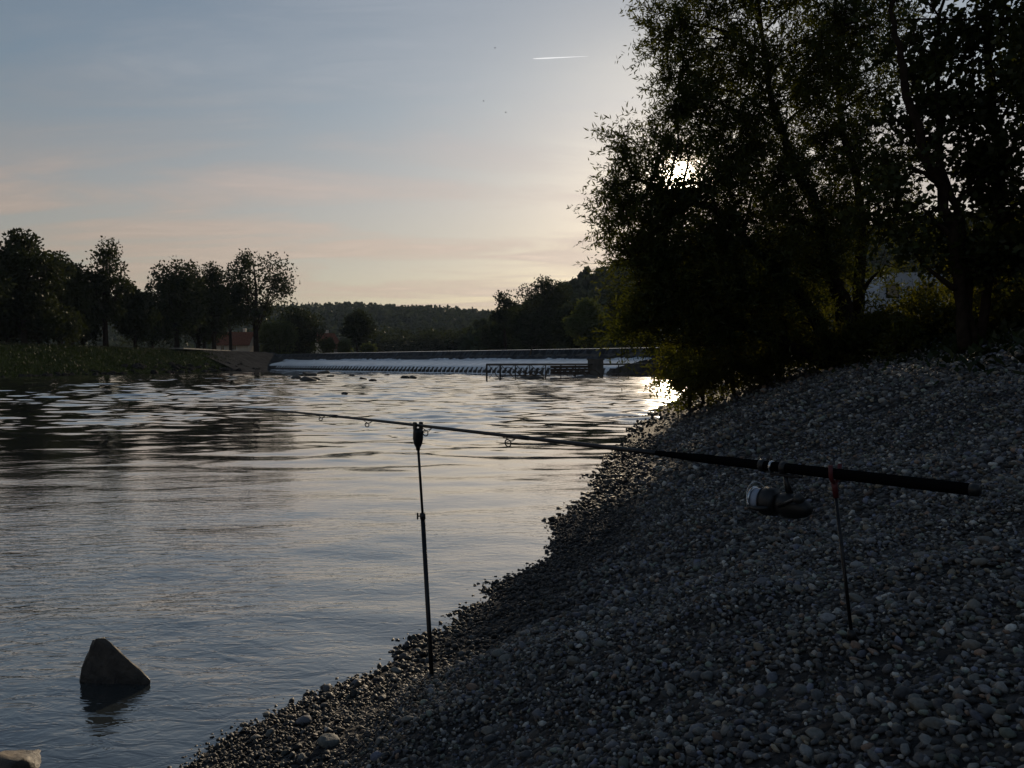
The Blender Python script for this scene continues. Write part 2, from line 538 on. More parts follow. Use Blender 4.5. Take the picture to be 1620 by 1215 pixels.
# ------------------------------------------------------------------ the river and its banks
SHORE = np.array([(-9.0, -6.0), (-3.9, -1.6), (-2.05, 1.0), (-1.02, 2.45), (-0.93, 2.90), (-0.56, 3.50), (-0.28, 4.0), (0.33, 5.7), (1.0, 9.0), (2.0, 13.2),
                  (3.6, 20.0), (6.5, 30.0), (9.2, 38.0), (14.5, 62.0), (17.5, 80.0), (19.0, 100.0)])
HX = np.array([-8.0, -3.0, -1.0, -0.35, 0.0, 0.4, 1.0, 2.0, 3.0, 4.0, 6.0, 9.0, 14.0, 25.0, 80.0])
HZ = np.array([-1.5, -0.95, -0.32, -0.06, 0.0, 0.07, 0.33, 0.74, 1.10, 1.36, 2.05, 2.95, 3.30, 3.45, 3.60])


def shore_dist(xy):
    """signed distance to the near shoreline, positive on the gravel side"""
    xy = np.asarray(xy, dtype=float)
    best = np.full(len(xy), 1e9); sgn = np.ones(len(xy))
    for a, b in zip(SHORE[:-1], SHORE[1:]):
        ab = b - a; L2 = ab @ ab
        t = np.clip(((xy - a) @ ab) / L2, 0, 1)
        d = xy - (a + t[:, None] * ab)
        dd = np.hypot(d[:, 0], d[:, 1])
        cr = ab[0] * (xy[:, 1] - a[1]) - ab[1] * (xy[:, 0] - a[0])
        m = dd < best
        best[m] = dd[m]; sgn[m] = np.where(cr[m] < 0, 1, -1)
    return best * sgn


def lumps(x, y, seed, scale):
    r = np.random.default_rng(seed)
    z = np.zeros_like(x)
    for i in range(10):
        k = scale * (0.6 + 1.6 * r.random()); th = r.random() * 6.283; ph = r.random() * 6.283
        z += np.sin((x * math.cos(th) + y * math.sin(th)) * k + ph)
    return z / 10


def bank_z(xy):
    xy = np.asarray(xy, dtype=float)
    d = shore_dist(xy)
    wob = lumps(xy[:, 0], xy[:, 1], 3, 1.9) * 0.20 + lumps(xy[:, 0], xy[:, 1], 4, 6.0) * 0.13
    z = np.interp(d + wob, HX, HZ)
    return z + lumps(xy[:, 0], xy[:, 1], 5, 2.6) * 0.03 * np.clip(d, 0, 1)


def bz(x, y):
    return float(bank_z(np.array([[x, y]]))[0])


def grid_mesh(name, xs, ys, zf, mat, parent=None, keep=None, smooth=True):
    X, Y = np.meshgrid(xs, ys)
    xy = np.column_stack([X.ravel(), Y.ravel()])
    z = zf(xy)
    V = np.column_stack([xy, z])
    nx, ny = len(xs), len(ys)
    i = np.arange(nx - 1)[None, :] + (np.arange(ny - 1) * nx)[:, None]
    i = i.ravel()
    F = np.column_stack([i, i + 1, i + nx + 1, i + nx])
    if keep is not None:
        F = F[keep(V[F].mean(axis=1))]
    return np_mesh(name, V, F, mat, parent, smooth)


# base sheet under everything, out to the horizon
o = grid_mesh('ground', np.linspace(-3000, 3000, 13), np.linspace(-800, 3200, 9), lambda q: np.full(len(q), -1.6), M['ground'])
tag(o, kind='structure')

ys = np.concatenate([np.arange(-6, 8, 0.12), 8 * 1.035 ** np.arange(0, 75)]); ys = ys[ys < 100]
xs = np.concatenate([np.arange(-9, -3, 0.4), np.arange(-3, 6, 0.12), 6 * 1.05 ** np.arange(0, 50)]); xs = xs[xs < 60]
bank = grid_mesh('gravel_bank', xs, ys, bank_z, M['gravel_ground'], keep=lambda c: c[:, 2] > -1.3)
tag(bank, kind='structure')

# river surface below the weir: waves are real relief inside the part that is seen, a level sheet beyond
def river():
    r = np.random.default_rng(91)
    yl = [0.7]
    while yl[-1] < 152:
        y = yl[-1]
        yl.append(y + float(np.interp(y, [0, 6, 40, 75, 90, 152], [0.05, 0.06, 0.15, 0.19, 0.40, 0.5])))
    yv = np.array(yl); u = np.linspace(-0.86, 0.80, 210)
    Y = np.repeat(yv[:, None], len(u), 1); X = Y * u[None, :]
    dy = np.repeat(np.gradient(yv)[:, None], len(u), 1)
    patch = np.clip(0.62 + 1.5 * lumps(X * 0.35, Y * 0.22, 93, 1.0) + 0.8 * lumps(X, Y, 94, 0.9), 0.16, 1.35)
    # the current runs rough in mid river and slack by the near shore
    far_ = np.clip((Y - 3.5) / 12.0, 0.0, 1.0)
    slack = np.clip(-shore_dist(np.column_stack([X.ravel(), Y.ravel()])).reshape(X.shape) / 6.0, 0.25, 1.0)
    far_ = far_ * np.where(Y < 18, slack, 1.0)
    amp = (0.22 + 0.78 * far_) * (patch * (1 - 0.55 * np.clip((Y - 14) / 20, 0, 1)) + 0.45 * np.clip((Y - 14) / 20, 0, 1))
    Z = np.zeros_like(X)
    n = 64
    for k in range(n):
        lam = 0.32 * (6.0 ** r.random()); th = r.normal() * 0.55 + 0.12
        kk = 2 * math.pi / lam; kx, ky = kk * math.sin(th), kk * math.cos(th)
        slope = 0.021 * (0.6 + 0.8 * r.random())
        fade = np.clip((lam / dy - 2.4) / 1.6, 0, 1)
        wob = 1.1 * lumps(X, Y, 200 + k, 0.5 / lam ** 0.5)
        Z += fade * slope / kk * np.sin(kx * X + ky * Y + wob * 2.2 + 6.283 * r.random())
    Z *= amp
    V = np.column_stack([X.ravel(), Y.ravel(), Z.ravel()])
    nx, ny = len(u), len(yv)
    q = (np.arange(nx - 1)[None, :] + (np.arange(ny - 1) * nx)[:, None]).ravel()
    F = np.column_stack([q, q + 1, q + nx + 1, q + nx])
    c = V[F].mean(axis=1)
    sd = shore_dist(c[:, :2])
    F = F[(sd < 0.6) & (c[:, 0] > -60)]
    used, inv = np.unique(F.ravel(), return_inverse=True)
    V = V[used]; F = inv.reshape(-1, 4)
    b0 = len(V)
    V = np.concatenate([V, np.array([(-62, -40, -0.10), (60, -40, -0.10), (60, 160, -0.10), (-62, 160, -0.10)])])
    F = np.concatenate([F, np.array([[b0, b0 + 1, b0 + 2, b0 + 3]])])
    return np_mesh('river', V, F, M['water'], None, True)


tag(river(), kind='structure')

# ---- far (left) bank
LB = np.array([(-46.0, -60.0), (-46.0, 70.0), (-44.0, 100.0), (-42.5, 128.0), (-45.0, 150.0), (-52, 175.0)])


def left_z(q):
    ed = np.interp(q[:, 1], LB[:, 1], LB[:, 0])
    d = ed - q[:, 0] + lumps(q[:, 0], q[:, 1], 8, 0.5) * 0.8
    return np.interp(d, [-6, -2, 0, 1.0, 7.0, 9.0, 40.0, 200], [-1.55, -0.8, 0.0, 0.5, 3.1, 3.25, 3.7, 4.5]) + lumps(q[:, 0], q[:, 1], 9, 0.9) * 0.08


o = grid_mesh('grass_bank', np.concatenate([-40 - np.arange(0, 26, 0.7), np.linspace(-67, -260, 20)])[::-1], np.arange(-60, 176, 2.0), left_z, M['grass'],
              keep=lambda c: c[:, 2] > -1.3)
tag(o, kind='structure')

# ---- weir line
WR = np.array([16.0, 84.0]); WL = np.array([-46.5, 151.5])
WU = (WL - WR) / np.linalg.norm(WL - WR)
WN = np.array([-WU[1], WU[0]])           # downstream normal
if WN[1] > 0: WN = -WN
WLEN = float(np.linalg.norm(WL - WR))


def wp(s, d, z):
    q = WR + WU * s + WN * d
    return (q[0], q[1], z)


# valley floor and upper river behind the weir
vf = MB()
a0, a1 = wp(-60, -1.2, 2.55), wp(WLEN + 260, -1.2, 2.55)
vf.add([a0, (400, 40, 2.55), (2400, 3000, 2.55), (-2600, 3000, 2.55), (-2600, 340, 2.55), a1], [(0, 1, 2, 3, 4, 5)])
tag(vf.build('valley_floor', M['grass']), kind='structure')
ur = MB()
ur.add([wp(-2, -0.4, 2.93), wp(WLEN - 5, -0.4, 2.93), (-30, 200, 2.93), (-12, 300, 2.93), (20, 320, 2.93), (30, 200, 2.93), (24, 96, 2.93)], [tuple(range(7))])
tag(ur.build('upper_river', M['water']), kind='structure')

# ------------------------------------------------------------------ stones of the bank
def octa_sphere():
    v = [(1, 0, 0), (-1, 0, 0), (0, 1, 0), (0, -1, 0), (0, 0, 1), (0, 0, -1)]
    f = [(0, 2, 4), (2, 1, 4), (1, 3, 4), (3, 0, 4), (2, 0, 5), (1, 2, 5), (3, 1, 5), (0, 3, 5)]
    return np.array(v, float), f


def subdivide(v, f):
    v = list(map(tuple, v)); cache = {}; out = []
    def mid(a, b):
        k = (min(a, b), max(a, b))
        if k not in cache:
            p = (np.array(v[a]) + np.array(v[b])); p /= np.linalg.norm(p)
            v.append(tuple(p)); cache[k] = len(v) - 1
        return cache[k]
    for a, b, c in f:
        ab, bc, ca = mid(a, b), mid(b, c), mid(c, a)
        out += [(a, ab, ca), (ab, b, bc), (ca, bc, c), (ab, bc, ca)]
    return np.array(v), out


def pebble_shapes(levels, n, seed):
    v, f = octa_sphere()
    for _ in range(levels): v, f = subdivide(v, f)
    r = np.random.default_rng(seed)
    shapes = []
    for i in range(n):
        w = v.copy()
        # a few flattening cuts and bulges give each stone facets
        for _ in range(5):
            nrm = r.normal(size=3); nrm /= np.linalg.norm(nrm)
            k = 0.55 + 0.35 * r.random()
            t = w @ nrm
            over = np.clip(t - k, 0, None)
            w = w - over[:, None] * nrm * 0.95
        w += r.normal(size=w.shape) * 0.05
        shapes.append(w)
    return shapes, np.array(f, dtype=np.int32)


def pebble_ico(n, seed):
    g = (1 + 5 ** 0.5) / 2
    v = np.array([(-1, g, 0), (1, g, 0), (-1, -g, 0), (1, -g, 0), (0, -1, g), (0, 1, g), (0, -1, -g), (0, 1, -g), (g, 0, -1), (g, 0, 1), (-g, 0, -1), (-g, 0, 1)])
    v = v / np.linalg.norm(v[0])
    f = np.array([(0, 11, 5), (0, 5, 1), (0, 1, 7), (0, 7, 10), (0, 10, 11), (1, 5, 9), (5, 11, 4), (11, 10, 2), (10, 7, 6), (7, 1, 8),
                  (3, 9, 4), (3, 4, 2), (3, 2, 6), (3, 6, 8), (3, 8, 9), (4, 9, 5), (2, 4, 11), (6, 2, 10), (8, 6, 7), (9, 8, 1)], dtype=np.int32)
    r = np.random.default_rng(seed)
    return [v * (1 + r.normal(size=(12, 1)) * 0.13) for _ in range(n)], f


def rotmats(n, r, tilt=0.35):
    a = r.random(n) * 6.283; ax = r.normal(size=n) * tilt; ay = r.normal(size=n) * tilt
    ca, sa = np.cos(a), np.sin(a); cx, sx = np.cos(ax), np.sin(ax); cy, sy = np.cos(ay), np.sin(ay)
    z0, o1 = np.zeros(n), np.ones(n)
    Rz = np.stack([np.stack([ca, -sa, z0], -1), np.stack([sa, ca, z0], -1), np.stack([z0, z0, o1], -1)], 1)
    Rx = np.stack([np.stack([o1, z0, z0], -1), np.stack([z0, cx, -sx], -1), np.stack([z0, sx, cx], -1)], 1)
    Ry = np.stack([np.stack([cy, z0, sy], -1), np.stack([z0, o1, z0], -1), np.stack([-sy, z0, cy], -1)], 1)
    return Rx @ Ry @ Rz


def in_view(xy, z, margin=0.16):
    u = xy[:, 0] / np.maximum(xy[:, 1], 0.05)
    v = (EYE - z) / np.maximum(xy[:, 1], 0.05)
    return (xy[:, 1] > 0.45) & (np.abs(u) < 0.662 + margin) & (v < 0.54 + margin)


PAL = np.array([(0.050, 0.052, 0.057), (0.070, 0.073, 0.078), (0.095, 0.098, 0.100), (0.085, 0.095, 0.088), (0.115, 0.105, 0.090),
                (0.075, 0.080, 0.098), (0.125, 0.122, 0.118), (0.095, 0.075, 0.066), (0.20, 0.20, 0.195)])
PAL = np.clip(PAL.mean(1, keepdims=True) + (PAL - PAL.mean(1, keepdims=True)) * 1.7 + np.array([0.004, 0.001, -0.004]), 0.01, 1)
PALP = np.array([0.20, 0.20, 0.16, 0.09, 0.09, 0.10, 0.08, 0.04, 0.10])


def scatter(n, ylo, yhi, size, shapes, faces, seed, sink=0.14, mg=0.10):
    r = np.random.default_rng(seed)
    # candidates uniform over area in a wedge
    y = np.sqrt(ylo ** 2 + (yhi ** 2 - ylo ** 2) * r.random(n))
    x = y * (r.random(n) * 1.66 - 0.83)
    xy = np.column_stack([x, y])
    d = shore_dist(xy)
    z = bank_z(xy)
    ok = (z > -0.035) & in_view(xy, z, mg) & (d + r.normal(size=n) * 0.5 < 5.0)
    xy, z, d = xy[ok], z[ok], d[ok]
    m = len(xy)
    s = size[0] + (size[1] - size[0]) * r.random(m) ** 2.6
    dims = np.stack([s, s * (0.62 + 0.3 * r.random(m)), s * (0.34 + 0.30 * r.random(m))], -1)
    Rm = rotmats(m, r, 0.5)
    which = r.integers(0, len(shapes), m)
    sh = np.stack(shapes)[which]                     # m, k, 3
    V = sh * dims[:, None, :] * 0.5
    V = np.einsum('mij,mkj->mki', Rm, V)
    V += np.column_stack([xy, z + dims[:, 2] * (0.5 - sink)])[:, None, :]
    k = sh.shape[1]
    F = (faces[None] + (np.arange(m) * k)[:, None, None]).reshape(-1, 3)
    col = PAL[r.choice(len(PAL), m, p=PALP / PALP.sum())] * (0.45 + 2.1 * r.random(m) ** 1.8)[:, None]
    wet = np.clip((z - 0.06) / 0.14 + 0.3 * (r.random(m) - 0.5), 0.18, 1.0)
    col = col * wet[:, None]
    col = np.column_stack([col, np.clip((1.0 - wet) * 1.25, 0, 1)])
    return V.reshape(-1, 3), F, np.repeat(col, k, axis=0), m


sh1, f1 = pebble_shapes(1, 10, 21)
sh2, f2 = pebble_shapes(2, 8, 22)
# the 300 stones that show largest: objects of their own on the bank
r = np.random.default_rng(5)
pm = []
for i, w in enumerate(sh2):
    me = bpy.data.meshes.new('pebble')
    me.from_pydata([tuple(p * np.array([0.5, 0.38, 0.27])) for p in w], [], [tuple(map(int, q)) for q in f2])
    me.polygons.foreach_set('use_smooth', np.ones(len(me.polygons), dtype=bool))
    me.materials.append(M['pebble_single']); me.update()
    pm.append(me)
placed = 0; tries = 0; spots = []
while placed < 300 and tries < 9000:
    tries += 1
    y = 0.75 + 2.9 * r.random() ** 1.3; x = y * (r.random() * 1.4 - 0.7)
    q = np.array([[x, y]])
    if float(shore_dist(q)[0]) < -0.05: continue
    z = bz(x, y)
    if not in_view(q, np.array([z]), 0.0)[0]: continue
    if (EYE - z) / y > 0.53: continue
    s = (0.018 + 0.020 * r.random() ** 2) * (0.75 + 0.25 * y)
    if any((x - a) ** 2 + (y - b) ** 2 < (0.45 * (s + c)) ** 2 for a, b, c in spots): continue
    spots.append((x, y, s))
    o = bpy.data.objects.new('pebble', pm[r.integers(0, len(pm))])
    C.objects.link(o); o.parent = bank
    o.location = (x, y, z + s * 0.20)
    o.scale = (s, s * (0.8 + 0.4 * r.random()), s * (0.8 + 0.4 * r.random()))
    o.rotation_euler = (r.normal() * 0.25, r.normal() * 0.25, r.random() * 6.28)
    placed += 1

shi, fi = pebble_ico(12, 23)
parts = [scatter(17000, 0.5, 3.2, (0.014, 0.031), sh1, f1, 31),
         scatter(32000, 0.5, 3.2, (0.009, 0.020), shi, fi, 36),
         scatter(700, 0.7, 9.0, (0.034, 0.062), sh1, f1, 37, 0.28),
         scatter(9000, 3.0, 6.5, (0.020, 0.048), shi, fi, 35),
         scatter(33000, 3.0, 6.5, (0.016, 0.044), shi, fi, 32),
         scatter(37000, 6.5, 13.0, (0.030, 0.085), shi, fi, 33),
         scatter(16000, 13.0, 26.0, (0.05, 0.14), shi, fi, 34)]
Vs, Fs, Cs, off = [], [], [], 0
for V, F, c, m in parts:
    Vs.append(V); Fs.append(F + off); Cs.append(c); off += len(V)
    print('stones', m)
o = np_mesh('gravel', np.concatenate(Vs), np.concatenate(Fs), M['pebble'], bank, True, np.concatenate(Cs))
tag(o, kind='stuff')


# ------------------------------------------------------------------ rocks
def rock_mesh(name, mat, size, seed, parent=None, loc=(0, 0, 0), levels=3, cuts=9):
    v, f = octa_sphere()
    for _ in range(levels): v, f = subdivide(v, f)
    r = np.random.default_rng(seed)
    w = v.copy()
    for _ in range(cuts):
        nrm = r.normal(size=3); nrm /= np.linalg.norm(nrm)
        k = 0.45 + 0.4 * r.random(); t = w @ nrm
        w = w - np.clip(t - k, 0, None)[:, None] * nrm * 0.9
    w += r.normal(size=w.shape) * 0.02
    w = w * np.array(size) * 0.5
    return np_mesh(name, w + np.array(loc), np.array(f), mat, parent, False)


# the pointed slab standing in the water: outline as seen, given depth and broken faces
def slab_rock():
    Y = 3.2
    prof = [(112, 1140), (121, 1083), (128, 1058), (133, 1052), (146, 1020), (152, 1011), (164, 1012), (178, 1028), (200, 1048), (222, 1065), (238, 1077), (233, 1092), (228, 1140)]
    import bmesh
    rr = np.random.default_rng(12)
    bm = bmesh.new()
    for a, b in prof:
        p = P(a, b, Y); p[1] += 0.02 * rr.random()
        bm.verts.new(p)
    for t, k, dz in ((0.06, 0.97, 0.95), (0.20, 0.78, 0.60)):
        for a, b in prof[::2]:
            p = P(175 + (a - 175) * k, b, Y)
            bm.verts.new((p[0] - 0.52 * t, p[1] + t, (p[2] + 0.15) * dz - 0.15 + 0.006 * rr.normal()))
    res = bmesh.ops.convex_hull(bm, input=bm.verts)
    bmesh.ops.delete(bm, geom=[v for v in bm.verts if not v.link_faces], context='VERTS')
    bmesh.ops.triangulate(bm, faces=bm.faces)
    for _ in range(4):
        long_e = [e for e in bm.edges if e.calc_length() > 0.022]
        bmesh.ops.subdivide_edges(bm, edges=long_e, cuts=1)
        bmesh.ops.triangulate(bm, faces=bm.faces)
    bm.normal_update()
    from mathutils import noise as mn
    for v in bm.verts:
        c = v.co.copy()
        v.co += v.normal * (mn.fractal(c * 22, 1.0, 2.0, 4) * 0.006 + mn.noise(c * 9) * 0.003)
    me = bpy.data.meshes.new('rock'); bm.to_mesh(me); bm.free()
    me.materials.append(M['rock'])
    return link('rock', me)


tag(slab_rock(), 'pointed triangular brown rock slab standing alone in the shallow river water', 'rock', 'rocks in the near water')
q = P(30, 1200, 2.56)
tag(rock_mesh('rock', M['sunlit_tan_rock'], (0.27, 0.24, 0.17), 47, None, (q[0], q[1], -0.025)),
    'low rounded brown rock breaking the water in the bottom left corner', 'rock', 'rocks in the near water')
# larger stones that stand out on the shingle
for px, py, w, sd_, lab in [(520, 1180, 0.075, 3, 'big smooth grey cobble among dark wet stones at the water edge, left of centre'),
                            (480, 1145, 0.06, 6, 'rounded olive brown cobble on the wet shore behind a paler grey cobble'),
                            (1455, 1125, 0.040, 8, 'pale round cobble on the dry shingle at the lower right'),
                            (790, 1040, 0.058, 9, 'pale blue grey cobble on the shingle right of the front rod rest foot')]:
    # march along the pixel ray to the bank
    Yh = 0.6
    while Yh < 8:
        p_ = P(px, py, Yh)
        if p_[2] <= bz(p_[0], Yh): break
        Yh += 0.01
    p_ = P(px, py, Yh)
    o = rock_mesh('cobble', M['pebble_single'], (w, w * 0.85, w * 0.62), sd_, None, (0, 0, 0), 3, 5)
    for pl in o.data.polygons: pl.use_smooth = True
    o.location = (p_[0], p_[1], max(-0.02, bz(p_[0], Yh)) + w * 0.18)
    tag(o, lab, 'cobble', 'cobbles standing out of the shingle')

# ------------------------------------------------------------------ the weir
weir = empty('weir', wp(WLEN / 2, 0, 0))
tag(weir, 'long oblique river weir with foaming apron and toothed toe crossing the river', 'weir')


def weir_prism(name, prof, mat, s0, s1, ns=2, jit=0.0, smooth=False):
    n = len(prof)
    V, F = [], []
    rr = np.random.default_rng(int(abs(s0 * 7 + s1 * 3)) + n)
    for i, s in enumerate(np.linspace(s0, s1, ns)):
        for (d, z) in prof:
            V.append(wp(s, d + (rr.normal() * jit), z + rr.normal() * jit * 0.3))
    for i in range(ns - 1):
        for j in range(n):
            k = (j + 1) % n
            F.append((i * n + j, (i + 1) * n + j, (i + 1) * n + k, i * n + k))
    m = MB(); m.add(V, F)
    m.f.append(tuple(range(n))); m.f.append(tuple(range((ns - 1) * n, ns * n))[::-1])
    return m.build(name, mat, weir, smooth)


weir_prism('sill_wall', [(-1.0, -1.5), (-1.0, 2.80), (-0.3, 2.92), (0.15, 2.84), (0.5, 2.45), (1.3, 1.70), (1.3, -1.5)], M['dark_concrete'], 0, WLEN)
weir_prism('apron', [(1.35, -1.5), (1.35, 1.66), (7.2, 0.74), (7.2, -1.5)], M['dark_concrete'], 0, WLEN)
# toe: a row of blocks with falling water between them
tb = MB()
tm = None
NT = 104
for i in range(NT):
    s = 0.5 + i * (WLEN - 1.0) / (NT - 1)
    if tm is None:
        mm = MB()
        mm.add([(-0.2, 0, -0.6), (0.2, 0, -0.6), (-0.2, 0, 0.66), (0.2, 0, 0.66), (-0.17, 1.0, -0.6), (0.17, 1.0, -0.6), (-0.17, 0.8, 0.35), (0.17, 0.8, 0.35)],
               [(0, 1, 3, 2), (4, 6, 7, 5), (0, 4, 5, 1), (2, 3, 7, 6), (0, 2, 6, 4), (1, 5, 7, 3)])
        o = mm.build('toe_block', M['dark_concrete'], weir); tm = o.data
    else:
        o = bpy.data.objects.new('toe_block', tm); C.objects.link(o); o.parent = weir
    o.location = Vector(wp(s, 7.22, 0)) - weir.location
    o.rotation_euler = (0, 0, math.atan2(WN[1], WN[0]) - math.pi / 2)


def water_sheet(name, prof, mat, s0, s1, step, jit, seed, kind='stuff'):
    """sheet of water that follows a profile; local x runs along the weir, so the streaks follow the fall"""
    rr = np.random.default_rng(seed)
    S = np.arange(s0, s1, step)
    n = len(prof)
    V = []
    ph = rr.random(6) * 6.28
    for s in S:
        for k, (d, z) in enumerate(prof):
            w = sum(math.sin(s * (0.7 + 0.9 * a) + ph[a] + k * 0.5) for a in range(6)) / 6
            V.append((s, d + w * jit + rr.normal() * jit * 0.3, z + w * jit * 0.5 + rr.normal() * jit * 0.2))
    F = []
    for i in range(len(S) - 1):
        for j in range(n - 1):
            F.append((i * n + j, i * n + j + 1, (i + 1) * n + j + 1, (i + 1) * n + j))
    me = bpy.data.meshes.new(name); me.from_pydata(V, [], F); me.update()
    me.polygons.foreach_set('use_smooth', np.ones(len(me.polygons), dtype=bool))
    me.materials.append(mat)
    o = bpy.data.objects.new(name, me); C.objects.link(o); o.parent = weir
    # local axes: x = WU, y = WN
    Mx = Matrix(((WU[0], WN[0], 0), (WU[1], WN[1], 0), (0, 0, 1))).to_4x4()
    Mx.translation = Vector((WR[0], WR[1], 0)) - weir.location
    o.matrix_local = Mx
    tag(o, kind=kind)
    return o


water_sheet('overflow_lip', [(-1.0, 2.950), (-0.3, 2.975), (0.02, 2.955), (0.10, 2.93)], M['water'], 0, WLEN, 0.5, 0.006, 1)
water_sheet('overflow', [(0.10, 2.925), (0.20, 2.86), (0.45, 2.55), (0.75, 2.20), (1.36, 1.72)], M['crest_water'], 0, WLEN, 0.45, 0.030, 1)
water_sheet('white_water', [(1.36, 1.74), (2.2, 1.66), (3.2, 1.50), (4.2, 1.33), (5.2, 1.17), (6.2, 1.00), (7.2, 0.83), (7.3, 0.72)], M['apron_water'], 0, WLEN - 10, 0.35, 0.035, 2)
ov = MB()
rr = np.random.default_rng(9)
for i in range(NT - 1):
    s = 0.5 + (i + 0.5) * (WLEN - 1.0) / (NT - 1)
    if s > WLEN - 16 and rr.random() < 0.8: continue
    w = 0.20 + 0.10 * rr.random()
    vs, fs = [], []
    for k, (d, z) in enumerate([(7.24, 0.80), (7.5, 0.72), (7.72, 0.45), (7.85, 0.0)]):
        vs += [wp(s - w, d, z), wp(s, d + 0.07, z + 0.02), wp(s + w, d, z)]
    for k in range(3):
        for j in range(2): fs.append((k * 3 + j, k * 3 + j + 1, k * 3 + j + 4, k * 3 + j + 3))
    ov.add(vs, fs)
tag(ov.build('falling_water', M['apron_water'], weir, True), kind='stuff')
# broken white water where the overflow meets the apron, and at the foot of the step
rr = np.random.default_rng(15)
ft = MB()
for i in range(900):
    s = rr.random() * (WLEN - 14); d = 7.9 + rr.random() ** 2 * 2.2
    c = Vector(wp(s, d, 0.0)); a = 0.10 + 0.18 * rr.random()
    ft.add([c + Vector((-a * 2, -a, 0.004)), c + Vector((a * 2, -a * 0.7, 0.004)), c + Vector((a * 1.6, a, 0.004)), c + Vector((-a * 1.7, a * 0.8, 0.004)), c + Vector((0, 0, a * 0.32))],
           [(0, 1, 4), (1, 2, 4), (2, 3, 4), (3, 0, 4)])
for i in range(520):
    s = rr.random() * (WLEN - 8)
    if math.sin(s * 0.55) + math.sin(s * 0.21 + 2) + rr.normal() * 0.4 < -0.1: continue
    d = 1.32 + rr.random() ** 2 * 1.1
    c = Vector(wp(s, d, float(np.interp(d, [1.3, 1.45, 3.2], [1.78, 1.76, 1.52])))); a = 0.12 + 0.22 * rr.random()
    ft.add([c + Vector((-a * 1.8, -a, -0.05)), c + Vector((a * 1.6, -a * 0.7, -0.05)), c + Vector((a * 1.5, a, -0.05)), c + Vector((-a * 1.7, a * 0.8, -0.05)), c + Vector((0, 0, a * 0.55))],
           [(0, 1, 4), (1, 2, 4), (2, 3, 4), (3, 0, 4)])
tag(ft.build('foam', M['apron_water'], weir, True), kind='stuff')

# right abutment
ab = empty('weir_abutment', (18.5, 84, 0))
tag(ab, 'tall grey concrete abutment behind the overhanging leaves at the end of the weir', 'abutment')
MB().box((19.0, 83.0, 1.8), (4.6, 5.0, 6.9), 0.2).build('wall', M['concrete'], ab, bevel=0.06)
for k in range(3):
    MB().box((16.95 + k * 1.7, 80.35 + k * 0.34, 1.7), (0.42, 0.36, 6.5), 0.2).build('pilaster', M['concrete'], ab, bevel=0.03)
MB().box((19.0, 83.0, 5.38), (5.0, 5.4, 0.25), 0.2).build('coping', M['concrete'], ab, bevel=0.04)
MB().box((15.7, 79.2, 0.55), (1.0, 1.2, 2.2), 0.2).build('toe_block', M['wood'], ab, bevel=0.05)

# left abutment: sloping masonry apron with a path edge above
la = empty('bank_revetment', (-46, 150, 0))
tag(la, 'grey sloping stone revetment on the far bank beside the left end of the weir', 'revetment')
rv = MB()
rv.add([(-41.0, 118, -0.3), (-39.5, 146, -0.3), (-42.5, 150.5, 1.6), (-47.0, 153.0, 3.3), (-50.5, 122, 3.3)], [(0, 1, 2, 3, 4)])
rv.build('slope', M['revetment'], la)
MB().box((-52.0, 138, 3.42), (2.2, 46, 0.16), 0.09).build('path_edge', M['concrete'], la)
rr = np.random.default_rng(77)
stm = None
for i in range(110):
    y = 66 + 62 * rr.random() ** 0.8; x = np.interp(y, LB[:, 1], LB[:, 0]) + 0.9 - (1.6 if y < 92 else 3.2) * rr.random()
    sz = (0.5 + 0.9 * rr.random()) * (0.6 if y < 92 else 1)
    if stm is None:
        o = rock_mesh('stone', M['bank_stone'], (1, 0.8, 0.6), 90, la, (0, 0, 0), 2); stm = o.data
        o.location = (0, 0, 0)
    else:
        o = bpy.data.objects.new('stone', stm); C.objects.link(o); o.parent = la
    zz = float(left_z(np.array([[x, y]]))[0])
    o.location = Vector((x, y, max(zz, 0) + 0.05)) - la.location
    o.scale = (sz, sz, sz); o.rotation_euler = (rr.normal() * 0.3, rr.normal() * 0.3, rr.random() * 6.28)

# ------------------------------------------------------------------ vegetation
def unit(a):
    return a / np.maximum(np.linalg.norm(a, axis=-1, keepdims=True), 1e-9)


def leaves(points, dirs, L, nleaf, ln, wd, r, spread=0.9):
    """lanceolate leaves along twigs: points (n,3) twig bases, dirs (n,3)"""
    n = len(points)
    t = (np.arange(nleaf) + r.random((n, nleaf))) / nleaf
    pos = points[:, None, :] + dirs[:, None, :] * (L[:, None] * t)[..., None]
    pos[..., 2] -= 0.12 * L[:, None] * t ** 2
    pos += r.normal(size=pos.shape) * 0.02 * L[:, None, None]
    ld = unit(dirs[:, None, :] * 0.7 + r.normal(size=(n, nleaf, 3)) * spread)
    wdv = unit(np.cross(ld, r.normal(size=(n, nleaf, 3))))
    s = (0.65 + 0.6 * r.random((n, nleaf)))[..., None]
    l, w = ln * s, wd * s
    q = np.stack([pos, pos + ld * l * 0.42 + wdv * w * 0.5, pos + ld * l, pos + ld * l * 0.42 - wdv * w * 0.5], axis=2)
    V = q.reshape(-1, 3)
    F = np.arange(len(V)).reshape(-1, 4)
    return V, F


def in_ball(n, r, power=0.5):
    d = unit(r.normal(size=(n, 3)))
    return d * (r.random((n, 1)) ** power)


def limb(mb, a, b, r0, r1, r, sag=0.0, n=7, sides=6, wob=0.06):
    a, b = np.array(a, float), np.array(b, float)
    L = np.linalg.norm(b - a)
    pts, rad = [], []
    off = r.normal(size=3) * wob * L
    for i in range(n):
        t = i / (n - 1)
        p = a * (1 - t) + b * t + off * math.sin(math.pi * t) + r.normal(size=3) * 0.012 * L * (0 < i < n - 1)
        p[2] += sag * L * math.sin(math.pi * t)
        pts.append(p); rad.append(r0 * (1 - t) + r1 * t)
    mb.tube(pts, rad, sides)
    return pts


